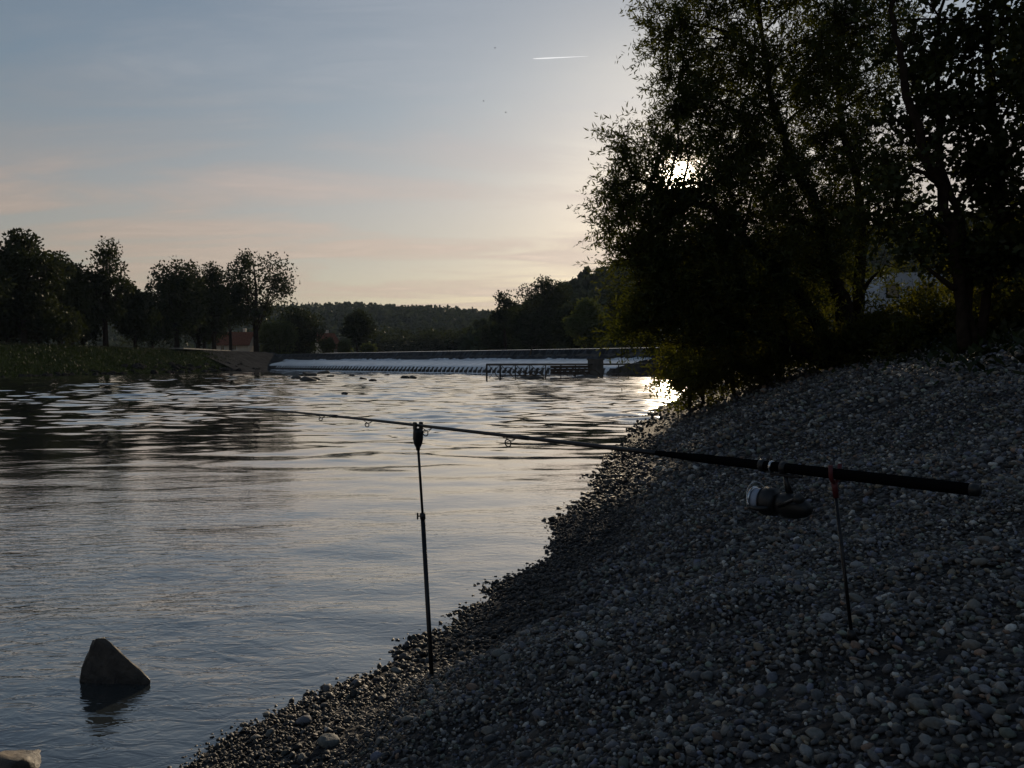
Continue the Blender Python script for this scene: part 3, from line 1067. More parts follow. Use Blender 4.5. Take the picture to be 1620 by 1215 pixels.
def tree_near(name, label, cat, stems, clusters, leafmat, leaf, seed, group=None, twig=True):
    """stems: list of [(point, radius), ...]; clusters: (centre, radii(3), sprays); leaf: (len, width, per spray, spray length)"""
    r = np.random.default_rng(seed)
    base = stems[0][0][0]
    root = empty(name, base)
    tag(root, label, cat, group)
    wood = MB()
    nodes = []
    for st in stems:
        pts = [np.array(p) for p, _ in st]; rads = [q for _, q in st]
        # smooth the stem
        P2, R2 = [], []
        for i in range(len(pts) - 1):
            for t in np.linspace(0, 1, 5, endpoint=False):
                p = pts[i] * (1 - t) + pts[i + 1] * t + r.normal(size=3) * 0.02
                P2.append(p); R2.append(rads[i] * (1 - t) + rads[i + 1] * t)
        P2.append(pts[-1]); R2.append(rads[-1])
        wood.tube(P2, R2, 9)
        nodes += [(p, q) for p, q in zip(P2, R2)]
    tw = MB()
    Vs, Fs, off = [], [], 0
    for c, rad, ns in clusters:
        c = np.array(c); rad = np.array(rad)
        # nearest stem point that lies lower or level
        best = min(nodes, key=lambda q: np.linalg.norm(q[0] - c) + 1.5 * max(0, q[0][2] - c[2] + 0.4))
        r0 = min(best[1] * 0.6, 0.05 + 0.02 * np.linalg.norm(best[0] - c))
        limb(wood, best[0], c, r0, 0.012, r, 0.05)
        nsub = max(4, ns // 14)
        subc = in_ball(nsub, r, 0.45) * 0.86
        pts = c + (subc[r.integers(0, nsub, ns)] + in_ball(ns, r, 0.45) * 0.30) * rad
        dirs = unit((pts - c) / rad * 0.55 + r.normal(size=(ns, 3)) * 0.42 + np.array([0, 0, 0.28]))
        L = leaf[3] * (0.6 + 0.8 * r.random(ns))
        V, F = leaves(pts, dirs, L, leaf[2], leaf[0], leaf[1], r)
        Vs.append(V); Fs.append(F + off); off += len(V)
        for k in range(0, ns, 3 if twig else 12):
            a = pts[k]
            mid = (a + c) / 2 + r.normal(size=3) * 0.08
            e = a + dirs[k] * L[k]; e[2] -= 0.12 * L[k]
            tw.tube([mid, a, e], [0.010, 0.006, 0.002], 3, False)
    wood.build('trunk', M['bark'], root, True)
    tag(tw.build('twigs', M['bark'], root), kind='stuff')
    o = np_mesh('crown', np.concatenate(Vs), np.concatenate(Fs), leafmat, root)
    tag(o, kind='stuff')
    return root


def cl(px, py, Y, rx, ry, rY, n):
    c = P(px, py, Y)
    return (c, (rx / FOC * Y, rY, ry / FOC * Y), n)


# ---- the willow over the water
WY = 14.0
wb = np.array([P(1345, 560, 14.5)[0], 14.5, 0]); wb[2] = bz(wb[0], wb[1]) - 0.1
stems = [
    [(wb, 0.20), (P(1338, 490, 14.4), 0.16), (P(1318, 440, 14.3), 0.13), (P(1290, 320, 14.2), 0.10), (P(1257, 270, 14.1), 0.08), (P(1215, 130, 14.0), 0.05), (P(1190, -60, 14.0), 0.02)],
    [(wb + np.array([-0.25, 0.1, 0]), 0.15), (P(1290, 500, 14.2), 0.12), (P(1210, 410, 13.8), 0.09), (P(1130, 330, 13.4), 0.06), (P(1000, 280, 13.0), 0.025)],
    [(wb + np.array([0.2, 0.2, 0]), 0.14), (P(1360, 470, 14.8), 0.11), (P(1365, 340, 14.8), 0.08), (P(1330, 180, 14.6), 0.05), (P(1320, -40, 14.5), 0.02)],
    [(wb + np.array([-0.3, -0.2, 0.0]), 0.12), (P(1240, 540, 14.0), 0.09), (P(1120, 500, 13.6), 0.05), (P(1020, 470, 13.2), 0.02)],
]
WC = [
    # left lobe
    cl(958, 235, 13.0, 22, 34, 0.5, 70), cl(955, 300, 13.0, 30, 40, 0.6, 110), cl(950, 350, 13.0, 34, 36, 0.6, 100), cl(985, 320, 13.1, 40, 55, 0.7, 150),
    cl(985, 400, 13.1, 38, 40, 0.7, 150), cl(1020, 300, 13.2, 32, 50, 0.7, 110), cl(1030, 380, 13.3, 50, 55, 0.8, 230), cl(1060, 340, 13.3, 34, 34, 0.6, 70),
    cl(1010, 450, 13.3, 48, 45, 0.8, 230), cl(1060, 430, 13.4, 60, 50, 0.9, 260), cl(1005, 510, 13.4, 40, 36, 0.7, 150), cl(1045, 520, 13.2, 45, 40, 0.7, 150),
    # round the sun
    cl(1020, 250, 13.2, 26, 22, 0.5, 28), cl(1050, 235, 13.2, 28, 25, 0.5, 34), cl(1100, 330, 13.5, 40, 36, 0.8, 110), cl(1125, 280, 13.5, 30, 40, 0.8, 80), cl(1085, 228, 13.6, 34, 26, 0.7, 70),
    cl(1065, 315, 13.4, 40, 24, 0.6, 24),
    # upper crown, loose at the edge
    cl(1060, 40, 13.5, 36, 55, 0.7, 150), cl(1075, 120, 13.5, 38, 45, 0.8, 150), cl(1070, 185, 13.5, 36, 40, 0.8, 150), cl(1110, 60, 13.8, 50, 60, 1.0, 200),
    cl(1120, 160, 13.8, 55, 55, 1.0, 240), cl(1150, 230, 13.9, 55, 50, 1.0, 260), cl(1170, 100, 14.0, 55, 60, 1.1, 190), cl(1190, 10, 14.0, 60, 50, 1.1, 170), cl(1100, -20, 13.8, 60, 40, 1.0, 150),
    cl(1200, 180, 14.1, 55, 60, 1.1, 200), cl(1240, 90, 14.2, 55, 60, 1.1, 180), cl(1260, 0, 14.2, 55, 50, 1.1, 150), cl(1270, 170, 14.2, 55, 60, 1.1, 170), cl(1310, 60, 14.4, 55, 60, 1.1, 150),
    cl(1330, 150, 14.5, 55, 60, 1.1, 140), cl(1340, 10, 14.5, 50, 50, 1.1, 120),
    # heart of the tree
    cl(1150, 330, 13.9, 60, 60, 1.2, 330), cl(1200, 290, 14.0, 60, 60, 1.2, 300), cl(1120, 400, 13.8, 65, 55, 1.2, 340), cl(1190, 400, 14.0, 70, 60, 1.3, 360), cl(1250, 340, 14.2, 60, 60, 1.3, 260),
    cl(1260, 250, 14.2, 55, 50, 1.2, 200), cl(1310, 240, 14.4, 50, 50, 1.2, 150), cl(1330, 320, 14.5, 55, 50, 1.3, 170), cl(1310, 400, 14.4, 55, 50, 1.3, 230), cl(1260, 430, 14.2, 60, 50, 1.3, 300),
    cl(1110, 470, 13.7, 65, 50, 1.2, 330), cl(1180, 480, 13.9, 70, 50, 1.3, 360), cl(1240, 500, 14.1, 55, 45, 1.3, 260), cl(1380, 250, 14.8, 45, 55, 1.2, 100), cl(1390, 350, 14.9, 45, 45, 1.2, 130),
    cl(1390, 430, 14.6, 36, 14, 0.8, 24), cl(1360, 470, 14.6, 22, 30, 0.7, 50), cl(1470, 480, 14.6, 24, 24, 0.7, 50), cl(1300, 100, 14.4, 50, 50, 1.0, 90), cl(1360, 60, 14.5, 50, 50, 1.0, 80),
    cl(1370, 190, 14.6, 45, 45, 1.0, 110), cl(1345, 250, 14.6, 55, 50, 1.1, 130), cl(1405, 290, 14.7, 45, 45, 1.0, 90), cl(1420, 90, 14.7, 45, 55, 1.0, 90), cl(1350, 335, 14.6, 45, 40, 1.0, 90), cl(1400, 20, 14.7, 50, 45, 1.0, 80),
    cl(1090, 530, 13.6, 55, 40, 1.0, 230), cl(1150, 545, 13.8, 60, 40, 1.1, 250), cl(1400, 130, 14.8, 45, 60, 1.2, 90),
]
WC = [(c + (np.array([0.27, 0, 0]) if c[0] < 2.4 and c[2] > 2.2 else 0), q, int(n * (1.2 if c[2] > 4.6 and c[0] > 3.6 else 1.0))) for c, q, n in WC]
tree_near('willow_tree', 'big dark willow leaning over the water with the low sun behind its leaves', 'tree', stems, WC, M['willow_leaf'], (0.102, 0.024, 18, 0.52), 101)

# ---- the poplar further right, nearer
py_ = 9.5
pb = np.array([P(1530, 560, py_)[0], py_, 0]); pb[2] = bz(pb[0], pb[1]) - 0.1
stems = [
    [(pb, 0.08), (P(1515, 430, 9.5), 0.07), (P(1492, 300, 9.4), 0.062), (P(1467, 240, 9.3), 0.055), (P(1432, 130, 9.2), 0.045), (P(1415, 40, 9.2), 0.03), (P(1405, -60, 9.2), 0.015)],
    [(pb + np.array([0.12, 0, 0]), 0.05), (P(1525, 380, 9.6), 0.045), (P(1490, 260, 9.6), 0.045), (P(1480, 120, 9.6), 0.03), (P(1500, -30, 9.6), 0.015)],
    [(pb + np.array([0.2, 0.1, 0]), 0.06), (P(1570, 430, 9.8), 0.055), (P(1580, 250, 9.8), 0.05), (P(1560, 60, 9.8), 0.04), (P(1565, -60, 9.8), 0.02)],
]
PC = []
for px, py, a, b, n in [(1430, 60, 45, 55, 70), (1410, 180, 40, 50, 60), (1450, 150, 40, 45, 70), (1480, 220, 40, 40, 55), (1430, 260, 40, 45, 60), (1400, 330, 40, 40, 60),
                        (1440, 395, 45, 30, 30), (1500, 90, 36, 40, 70), (1530, 170, 40, 50, 110), (1560, 80, 36, 55, 120), (1600, 160, 45, 60, 150), (1580, 260, 45, 50, 130), (1540, 290, 36, 36, 70),
                        (1610, 320, 45, 45, 110), (1530, 400, 45, 36, 90), (1590, 400, 50, 40, 120), (1610, 30, 40, 55, 130), (1560, -10, 50, 36, 70), (1450, -20, 45, 36, 50), (1650, 220, 50, 60, 150), (1660, 90, 50, 60, 140),
                        (1660, 380, 60, 60, 150), (1500, 425, 36, 30, 40), (1500, 10, 30, 30, 18), (1460, 330, 36, 30, 30), (1700, 300, 60, 80, 150)]:
    PC.append(cl(px, py, 9.5 + 0.4 * rng.random(), a, b, 0.7, int(n * (0.78 if py < 270 else 1.15))))
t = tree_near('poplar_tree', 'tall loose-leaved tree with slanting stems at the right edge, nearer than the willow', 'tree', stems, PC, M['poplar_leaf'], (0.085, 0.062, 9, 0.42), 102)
br = MB()
br.tube([P(1660, 24, 9.7), P(1590, 30, 9.6), P(1530, 31, 9.6), P(1460, 30, 9.6), P(1400, 33, 9.6)], [0.022, 0.018, 0.015, 0.012, 0.006], 6)
br.tube([P(1500, 28, 9.6), P(1480, 21, 9.6), P(1440, 16, 9.6)], [0.010, 0.008, 0.004], 5)
br.build('branch', M['bark'], t, True)

# ---- the next tree along the bank, mostly beyond the right edge
nb = np.array([7.4, 8.2, 0.0]); nb[2] = bz(7.4, 8.2) - 0.1
NC = []
for px, py, a, b, n in [(1650, 40, 60, 90, 70), (1720, -60, 90, 110, 130), (1700, 120, 80, 90, 130), (1760, 260, 90, 90, 130), (1860, 80, 110, 120, 140), (1900, -140, 120, 120, 130), (1880, 300, 110, 100, 130), (2000, 150, 120, 140, 140),
                        (1740, 400, 80, 60, 110), (1980, 380, 110, 90, 110), (1620, -90, 70, 60, 60)]:
    NC.append(cl(px, py, 7.6 + 0.8 * rng.random(), a, b, 0.9, n))
stems = [[(nb, 0.14), (nb + np.array([-0.1, 0, 1.2]), 0.12), (P(1830, 120, 8.0), 0.08), (P(1800, -200, 8.0), 0.03)], [(nb + np.array([0.1, 0, 0.8]), 0.09), (P(1780, 280, 8.0), 0.06), (P(1680, 60, 7.9), 0.04), (P(1640, -80, 7.9), 0.015)]]
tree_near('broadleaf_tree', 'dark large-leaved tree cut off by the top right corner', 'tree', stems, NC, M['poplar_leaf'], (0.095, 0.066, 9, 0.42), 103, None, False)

# ---- undergrowth along the top of the shingle
SH = [(1090, 575, 16.5, 45, 34, 520, 'yellow-green sunlit shrub overhanging the water below the willow'),
      (1112, 592, 15.6, 34, 24, 420, 'yellowish shrub low at the water edge where the shingle ends'),
      (1160, 575, 15.8, 55, 36, 560, 'dark leafy shrub at the water end of the shingle under the willow'),
      (1235, 560, 15.0, 55, 44, 560, 'dark shrub with glinting leaves left of the willow trunk'),
      (1320, 550, 14.2, 55, 40, 460, 'low dark shrub in front of the willow trunk'),
      (1400, 540, 13.4, 60, 40, 460, 'dark shrub on the bank below the white caravan'),
      (1480, 520, 12.6, 55, 50, 420, 'dark shrub beside the foot of the slanting stems'),
      (1560, 500, 12.0, 60, 60, 460, 'dense dark shrub on the bank near the right edge'),
      (1640, 470, 11.4, 60, 80, 460, 'tall dark shrub cut by the right edge'),
      (1565, 420, 17.0, 80, 60, 500, 'dark hedge-like shrub behind the slanting stems'),
      (1620, 400, 16.0, 80, 70, 500, 'dark bush high on the bank at the far right'),
      (1270, 480, 18.0, 70, 60, 420, 'dark bush behind the willow trunk'),
      (1190, 520, 18.5, 60, 60, 420, 'dark bush behind the hanging willow leaves')]
for i, (px, py, Y, a, b, n, lab) in enumerate(SH):
    c0 = P(px, py, Y); gz = bz(c0[0], Y)
    base = np.array([c0[0], Y, gz - 0.05])
    rr = np.random.default_rng(300 + i)
    cs = []
    for k in range(5):
        cs.append(cl(px + rr.normal() * a * 0.45, py + rr.normal() * b * 0.35, Y + rr.normal() * 0.4, a * 0.62, b * 0.62, 0.6, n // 5))
    low_c = np.array([c0[0], Y, gz + 0.35])
    cs.append((low_c, (a / FOC * Y, 0.6, 0.4), n // 4))
    st = [[(base, 0.04), (base * 0.5 + c0 * 0.5, 0.03), (c0, 0.015)]]
    tree_near('shrub', lab, 'shrub', st, cs, M['shrub_leaf'], (0.085, 0.036, 10, 0.40), 400 + i, 'undergrowth on the bank', False)


# leaf litter, ivy and weeds that cover the top of the bank
rr = np.random.default_rng(70)
n = 60000
y = 4 + 34 * rr.random(n) ** 1.3; x = y * (0.1 + 0.85 * rr.random(n))
dd = shore_dist(np.column_stack([x, y])) + rr.normal(size=n) * 0.5
ok = (dd > 4.4) & (dd < 13)
x, y = x[ok], y[ok]; n = len(x)
p_ = np.column_stack([x, y, bank_z(np.column_stack([x, y])) + 0.02])
h = 0.05 + 0.16 * rr.random(n) ** 2
side = unit(rr.normal(size=(n, 3)) * np.array([1, 1, 0.3])) * (0.02 + 0.03 * rr.random((n, 1)))
lean = unit(rr.normal(size=(n, 3)) * np.array([0.8, 0.8, 0.3]) + np.array([0, 0, 0.7])) * h[:, None]
V = np.stack([p_, p_ + side + lean * 0.5, p_ + lean, p_ - side + lean * 0.5], 1).reshape(-1, 3)
o = np_mesh('undergrowth', V, np.arange(len(V)).reshape(-1, 4), M['grass_blade'])
tag(o, 'dark weeds and ivy covering the top of the shingle bank', 'undergrowth', kind='stuff')


# ---- trees further off: lumpy crowns of many small leaf clumps
def tree_far(name, label, base, top, width, leafmat, seed, n=6000, leafsize=0.40, crown_from=0.22, group=None, lumpn=16, gap=0.0, profile='round', cat='tree'):
    r = np.random.default_rng(seed)
    base = np.array(base, float); H = top - base[2]
    root = empty(name, base); tag(root, label, cat, group)
    wood = MB()
    tp = [base - np.array([0, 0, 0.3]), base + np.array([r.normal() * 0.15, 0, H * 0.3]), base + np.array([r.normal() * 0.3, 0, H * 0.6]), base + np.array([r.normal() * 0.3, 0, H * 0.86])]
    tr = max(0.12, H * 0.020)
    wood.tube(tp, [tr * 1.3, tr, tr * 0.6, tr * 0.15], 8)
    lo = base[2] + H * crown_from
    cz, rz = (lo + top) / 2, (top - lo) / 2
    Vs, Fs, off = [], [], 0
    for i in range(lumpn):
        d = unit(r.normal(size=3))
        if profile == 'round':
            k = 0.48 + 0.34 * r.random()
            c = np.array([base[0] + d[0] * width / 2 * k, base[1] + d[1] * width / 2 * k, cz + d[2] * rz * k])
            lr = width * (0.13 + 0.15 * r.random())
        else:
            f = r.random()
            wloc = width / 2 * (0.9 - 0.55 * f)
            c = np.array([base[0] + d[0] * wloc * 0.7, base[1] + d[1] * wloc * 0.7, lo + (0.08 + 0.84 * f) * 2 * rz])
            lr = width * (0.20 + 0.08 * r.random())
        if c[2] + lr * 0.9 > top: c[2] = top - lr * 0.9
        limb(wood, base + np.array([0, 0, H * (crown_from * 0.8 + 0.4 * r.random())]), c, tr * 0.35, 0.03, r, 0.04, 5, 5)
        m = int(0.58 * n) // (lumpn + 3)
        pts = c + in_ball(m, r, 0.45) * np.array([lr, lr, lr * 0.85])
        dirs = unit((pts - c) * 0.5 / lr + r.normal(size=(m, 3)))
        V, F = leaves(pts, dirs, np.full(m, leafsize * 0.8), 2, leafsize, leafsize * 0.62, r)
        Vs.append(V); Fs.append(F + off); off += len(V)
    m = int(n * (1 - gap) * 0.42)
    pts = np.array([base[0], base[1], cz]) + in_ball(m, r, 0.5) * np.array([width * 0.40, width * 0.40, rz * 0.82])
    V, F = leaves(pts, unit(r.normal(size=(m, 3))), np.full(m, leafsize), 1, leafsize * 1.25, leafsize * 0.8, r)
    Vs.append(V); Fs.append(F + off)
    wood.build('trunk', M['bark'], root, True)
    tag(np_mesh('crown', np.concatenate(Vs), np.concatenate(Fs), leafmat, root), kind='stuff')
    return root


def far(px, top_py, Y, wpx, label, seed, base_z=None, **kw):
    q = P(px, top_py, Y)
    gz = base_z if base_z is not None else float(left_z(np.array([[q[0], Y]]))[0])
    kw.setdefault('leafmat', M['oak_leaf']); kw.setdefault('name', 'broadleaf_tree')
    lm = kw.pop('leafmat'); nm = kw.pop('name')
    return tree_far(nm, label, (q[0], Y, gz), q[2], wpx / FOC * Y, lm, seed, **kw)


GL = 'trees on the far left bank'
far(35, 362, 88, 120, 'tall dark tree at the left edge of the far bank', 1, group=GL, crown_from=0.08, n=9000)
far(-50, 400, 80, 120, 'dark tree cut by the left edge of the picture on the far bank', 2, group=GL, crown_from=0.08)
far(92, 382, 96, 60, 'slimmer dark tree just right of the leftmost tall tree', 3, group=GL, crown_from=0.10)
far(165, 374, 104, 92, 'loose-crowned tree with sky gaps, second group from the left on the far bank', 4, group=GL, crown_from=0.15, n=5200, gap=0.5)
far(130, 432, 108, 100, 'low dark tree filling the gap under the loose-crowned tree', 5, group=GL, crown_from=0.05)
far(212, 448, 112, 84, 'low dark tree between the loose-crowned tree and the broad dome tree', 6, group=GL, crown_from=0.05)
far(278, 394, 124, 120, 'broad dome-shaped dark tree in the middle of the left bank row', 7, group=GL, crown_from=0.10, n=9000)
far(338, 412, 134, 60, 'narrow dark tree squeezed between the dome tree and the round one', 8, group=GL, crown_from=0.10)
far(404, 384, 150, 118, 'round airy tree with a clear trunk at the right end of the left bank row', 9, group=GL, crown_from=0.24, n=6500, gap=0.75, leafsize=0.5)
far(240, 455, 130, 120, 'low dark tree in front of the dome tree', 10, group=GL, crown_from=0.03)
far(322, 450, 142, 90, 'low dark tree left of the house with the red wall of roof tiles', 11, group=GL, crown_from=0.03)
far(112, 402, 99, 74, 'dark tree in the dip between the two tall groups at the left', 16, group=GL, crown_from=0.05)
far(312, 424, 137, 92, 'dark tree leaning on the right flank of the dome tree', 17, group=GL, crown_from=0.04)
far(364, 446, 151, 84, 'dark tree behind the stem of the airy round tree', 18, group=GL, crown_from=0.32)
far(10, 420, 90, 110, 'dark low-crowned tree at the left edge beneath the tall one', 19, group=GL, crown_from=0.03)
far(60, 480, 92, 150, 'low dark spreading tree under the leftmost trees', 12, group=GL, crown_from=0.03, n=7000)
far(470, 472, 178, 80, 'dark green rounded tree right of the airy round tree', 13, group=GL, crown_from=0.06, leafsize=0.5)
far(440, 500, 172, 70, 'bushy tree by the left end of the weir', 14, group=GL, crown_from=0.03, leafsize=0.45, leafmat=M['pale_leaf'])
far(565, 490, 196, 52, 'small round tree standing alone right of the red-roofed house', 15, base_z=3.3, crown_from=0.10, leafsize=0.5)
for i, (px, py, w, lab) in enumerate([(485, 527, 34, 'dark bush left of the red-roofed house'), (518, 532, 26, 'small bush before the red-roofed house'),
                                      (545, 534, 22, 'small bush right of the red-roofed house'), (583, 541, 24, 'lowest bush at the waterside left of the weir crest')]):
    far(px, py, 186, w, lab, 30 + i, base_z=3.0, crown_from=0.0, n=2200, leafsize=0.4, name='bush', cat='bush', group='bushes by the far house', leafmat=M['pale_leaf'])

GR = 'trees behind the weir on the right'
far(800, 452, 210, 44, 'small airy tree sticking up at the left of the wood behind the weir', 40, base_z=3.0, crown_from=0.35, leafsize=0.55, gap=0.7, n=4200, group=GR)
far(862, 432, 200, 84, 'tallest rounded tree of the wood behind the weir', 41, base_z=3.0, crown_from=0.30, leafsize=0.55, gap=0.6, n=6500, group=GR)
far(845, 478, 196, 110, 'broad dark tree below the tallest one behind the weir', 42, base_z=3.0, crown_from=0.02, leafsize=0.6, n=8000, group=GR)
far(905, 470, 180, 70, 'dark tree behind the weir right of the tallest one', 43, base_z=3.0, crown_from=0.02, leafsize=0.6, group=GR)
far(930, 468, 150, 72, 'pale green rounded willow behind the weir crest', 44, base_z=3.0, crown_from=0.02, leafsize=0.5, leafmat=M['pale_leaf'], n=8000, group=GR)
far(990, 452, 140, 80, 'dark tree behind the hanging leaves at the right end of the weir', 45, base_z=3.0, crown_from=0.02, leafsize=0.5, n=7000, group=GR)
far(1060, 440, 130, 90, 'dark tree behind the concrete abutment', 46, base_z=3.0, crown_from=0.02, leafsize=0.5, n=7000, group=GR)
far(785, 505, 225, 60, 'low dark tree at the left end of the wood behind the weir', 47, base_z=3.0, crown_from=0.02, leafsize=0.6, group=GR)

# ---- hills with woods
def ridge(name, pts, Ynear, Ymid, Yfar, seed, ntree, tsize, cone):
    """pts: (px, py) skyline of the hill as seen at distance Ymid"""
    px = np.array([p[0] for p in pts], float); py = np.array([p[1] for p in pts], float)
    cols = np.linspace(px[0], px[-1], 60)
    top = np.array([P(c, np.interp(c, px, py), Ymid)[2] for c in cols]) - tsize * 0.8
    Yr = np.array([Ynear, Ynear + 0.25 * (Ymid - Ynear), Ynear + 0.6 * (Ymid - Ynear), Ymid, Ymid + 0.4 * (Yfar - Ymid), Yfar])
    prof = np.array([0.0, 0.22, 0.66, 1.0, 0.8, 0.0])
    V = []
    rr = np.random.default_rng(seed)
    for j, Y in enumerate(Yr):
        for i, c in enumerate(cols):
            x = (c - 810) / FOC * Y
            V.append((x, Y, 2.6 + (top[i] - 2.6) * prof[j] + rr.normal() * 0.8 * (0 < j < 5)))
    n = len(cols); F = []
    for j in range(5):
        for i in range(n - 1): F.append((j * n + i, j * n + i + 1, (j + 1) * n + i + 1, (j + 1) * n + i))
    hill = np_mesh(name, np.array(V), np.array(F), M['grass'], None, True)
    tag(hill, kind='structure')
    # wood on the slope
    Vs, Fs, off = [], [], 0
    nl = 23
    t = rr.random(ntree) ** 0.8 * 1.05; c = px[0] + (px[-1] - px[0]) * rr.random(ntree)
    Y = Ynear + t * (Ymid - Ynear)
    z = 2.6 + (np.interp(c, cols, top) - 2.6) * np.interp(np.clip(t, 0, 1), [0, 0.25, 0.6, 1.0], [0, 0.22, 0.66, 1.0])
    x = (c - 810) / FOC * Y
    h = tsize * (0.85 + 0.4 * rr.random(ntree)); w = h * (0.34 + 0.14 * rr.random(ntree))
    con = rr.random(ntree) < cone
    h = np.where(con, h * 1.15, h); w = np.where(con, w * 0.7, w)
    f = rr.random((ntree, nl)) ** 0.9
    d = unit(rr.normal(size=(ntree, nl, 3)))
    wl = np.where(con[:, None], (1 - f) * 0.95 + 0.05, np.sin(np.pi * np.clip(f * 0.9 + 0.08, 0, 1)) ** 0.6)
    pos = np.stack([x[:, None] + d[..., 0] * w[:, None] * wl, Y[:, None] + d[..., 1] * w[:, None] * wl, z[:, None] + f * h[:, None]], -1).reshape(-1, 3)
    m = len(pos)
    sz = np.repeat(h, nl) * 0.16
    a = unit(rr.normal(size=(m, 3))); b = unit(np.cross(a, rr.normal(size=(m, 3))))
    s = sz[:, None]
    V = np.stack([pos - a * s, pos + b * s * 0.8, pos + a * s, pos - b * s * 0.8], 1).reshape(-1, 3)
    o = np_mesh('forest', V, np.arange(len(V)).reshape(-1, 4), M['forest_leaf'])
    tag(o, 'distant mixed wood covering the ' + ('far hillside' if 'far' in name else 'hillside on the right'), 'forest', kind='stuff')


ridge('far_hill', [(-200, 520), (60, 512), (240, 500), (420, 488), (505, 482), (560, 481), (640, 486), (720, 488), (780, 497), (860, 492), (960, 500)], 480, 860, 1100, 60, 4600, 8.0, 0.12)
ridge('near_hill', [(740, 548), (800, 505), (860, 478), (910, 446), (945, 432), (1000, 415), (1100, 392), (1250, 372), (1420, 352), (1640, 335), (1900, 320)], 240, 430, 640, 61, 2400, 9.0, 0.25)

# tree line on the upper river's far bank (reads as one mass)
rr = np.random.default_rng(66)
Vs = []
for i in range(150):
    px = 575 + 240 * rr.random(); Y = 300 + 60 * rr.random()
    h = (16 + 22 * rr.random()) / FOC * Y + 4; q = P(px, 555, Y)
    n = 170
    p_ = np.array([q[0], Y, 2.6 + h * 0.5]) + in_ball(n, rr, 0.5) * np.array([h * 0.42, h * 0.42, h * 0.5])
    a = unit(rr.normal(size=(n, 3))); b = unit(np.cross(a, rr.normal(size=(n, 3))))
    s = 0.55
    Vs.append(np.stack([p_ - a * s, p_ + b * s * 0.8, p_ + a * s, p_ - b * s * 0.8], 1).reshape(-1, 3))
V = np.concatenate(Vs)
o = np_mesh('riverside_wood', V, np.arange(len(V)).reshape(-1, 4), M['oak_leaf'])
tag(o, 'low dark belt of trees along the upper river behind the weir', 'wood', kind='stuff')


# tufts of grass and weeds on the far bank
rr = np.random.default_rng(68)
n = 22000
y = 60 + 90 * rr.random(n); ed = np.interp(y, LB[:, 1], LB[:, 0]); x = ed + 0.4 - 12 * rr.random(n)
z = left_z(np.column_stack([x, y]))
p_ = np.column_stack([x, y, z]); h = 0.12 + 0.22 * rr.random(n)
side = unit(np.column_stack([rr.normal(size=n), rr.normal(size=n), np.zeros(n)]))
lean = np.column_stack([rr.normal(size=n) * 0.3, rr.normal(size=n) * 0.3, np.ones(n)]) * h[:, None]
V = np.stack([p_ - side * 0.05, p_ + side * 0.05, p_ + lean], 1).reshape(-1, 3)
o = np_mesh('bank_grass', V, np.arange(len(V)).reshape(-1, 3), M['grass_blade'])
tag(o, 'rough dark green grass on the slope of the far bank', 'grass', kind='stuff')

# ------------------------------------------------------------------ houses
def house(name, label, c, L, W, hw, hr, rz, wins, gz):
    root = empty(name, (c[0], c[1], gz)); tag(root, label, 'house', 'houses on the far bank')
    Rm = Matrix.Rotation(rz, 3, 'Z'); cc = Vector((c[0], c[1], gz))
    T = lambda x, y, z: Rm @ Vector((x, y, z)) + cc
    MB().add([T(-L/2, -W/2, -0.5), T(L/2, -W/2, -0.5), T(L/2, W/2, -0.5), T(-L/2, W/2, -0.5), T(-L/2, -W/2, hw), T(L/2, -W/2, hw), T(L/2, W/2, hw), T(-L/2, W/2, hw), T(-L/2, 0, hw + hr), T(L/2, 0, hw + hr)],
             [(0, 1, 5, 4), (1, 2, 6, 9, 5), (2, 3, 7, 6), (3, 0, 4, 8, 7)]).build('wall', M['render_wall'], root)
    e = 0.5
    roof = MB()
    for sy in (-1, 1):
        y0, z0 = sy * (W / 2 + e), hw - e * hr / (W / 2)
        roof.add([T(-L/2 - e, y0, z0), T(L/2 + e, y0, z0), T(L/2 + e, 0, hw + hr + 0.05), T(-L/2 - e, 0, hw + hr + 0.05),
                  T(-L/2 - e, y0, z0 + 0.16), T(L/2 + e, y0, z0 + 0.16), T(L/2 + e, 0, hw + hr + 0.21), T(-L/2 - e, 0, hw + hr + 0.21)],
                 [(0, 1, 2, 3), (4, 5, 6, 7), (0, 1, 5, 4), (1, 2, 6, 5), (3, 0, 4, 7)])
    rf = roof.build('roof', M['roof_tile'], root)
    MB().box(T(L * 0.25, 0.5, hw + hr + 0.4), (0.6, 0.6, 1.2), rz).build('chimney', M['render_wall'], rf)
    for (x, z) in wins:
        w = MB().box(T(x, -W / 2 - 0.02, z), (1.0, 0.10, 1.2), rz).build('window', M['white_paint'], root)
        MB().box(T(x, -W / 2 - 0.08, z), (0.8, 0.04, 1.0), rz).build('pane', M['dark_glass'], w)
    return root


h1 = P(374, 548, 168)
house('house', 'long low house with a red tiled roof glimpsed behind the airy tree trunk', (h1[0], 168), 6.6, 6, 1.6, 2.4, 0.05, [(-2, 0.8), (0.5, 0.8)], 3.7)
h2 = P(512, 548, 205)
house('house', 'small house whose red hipped-looking roof slopes down among bushes', (h2[0], 205), 6.2, 7, 2.0, 3.6, 0.9, [(-1, 1.2), (1.2, 1.2)], 3.3)

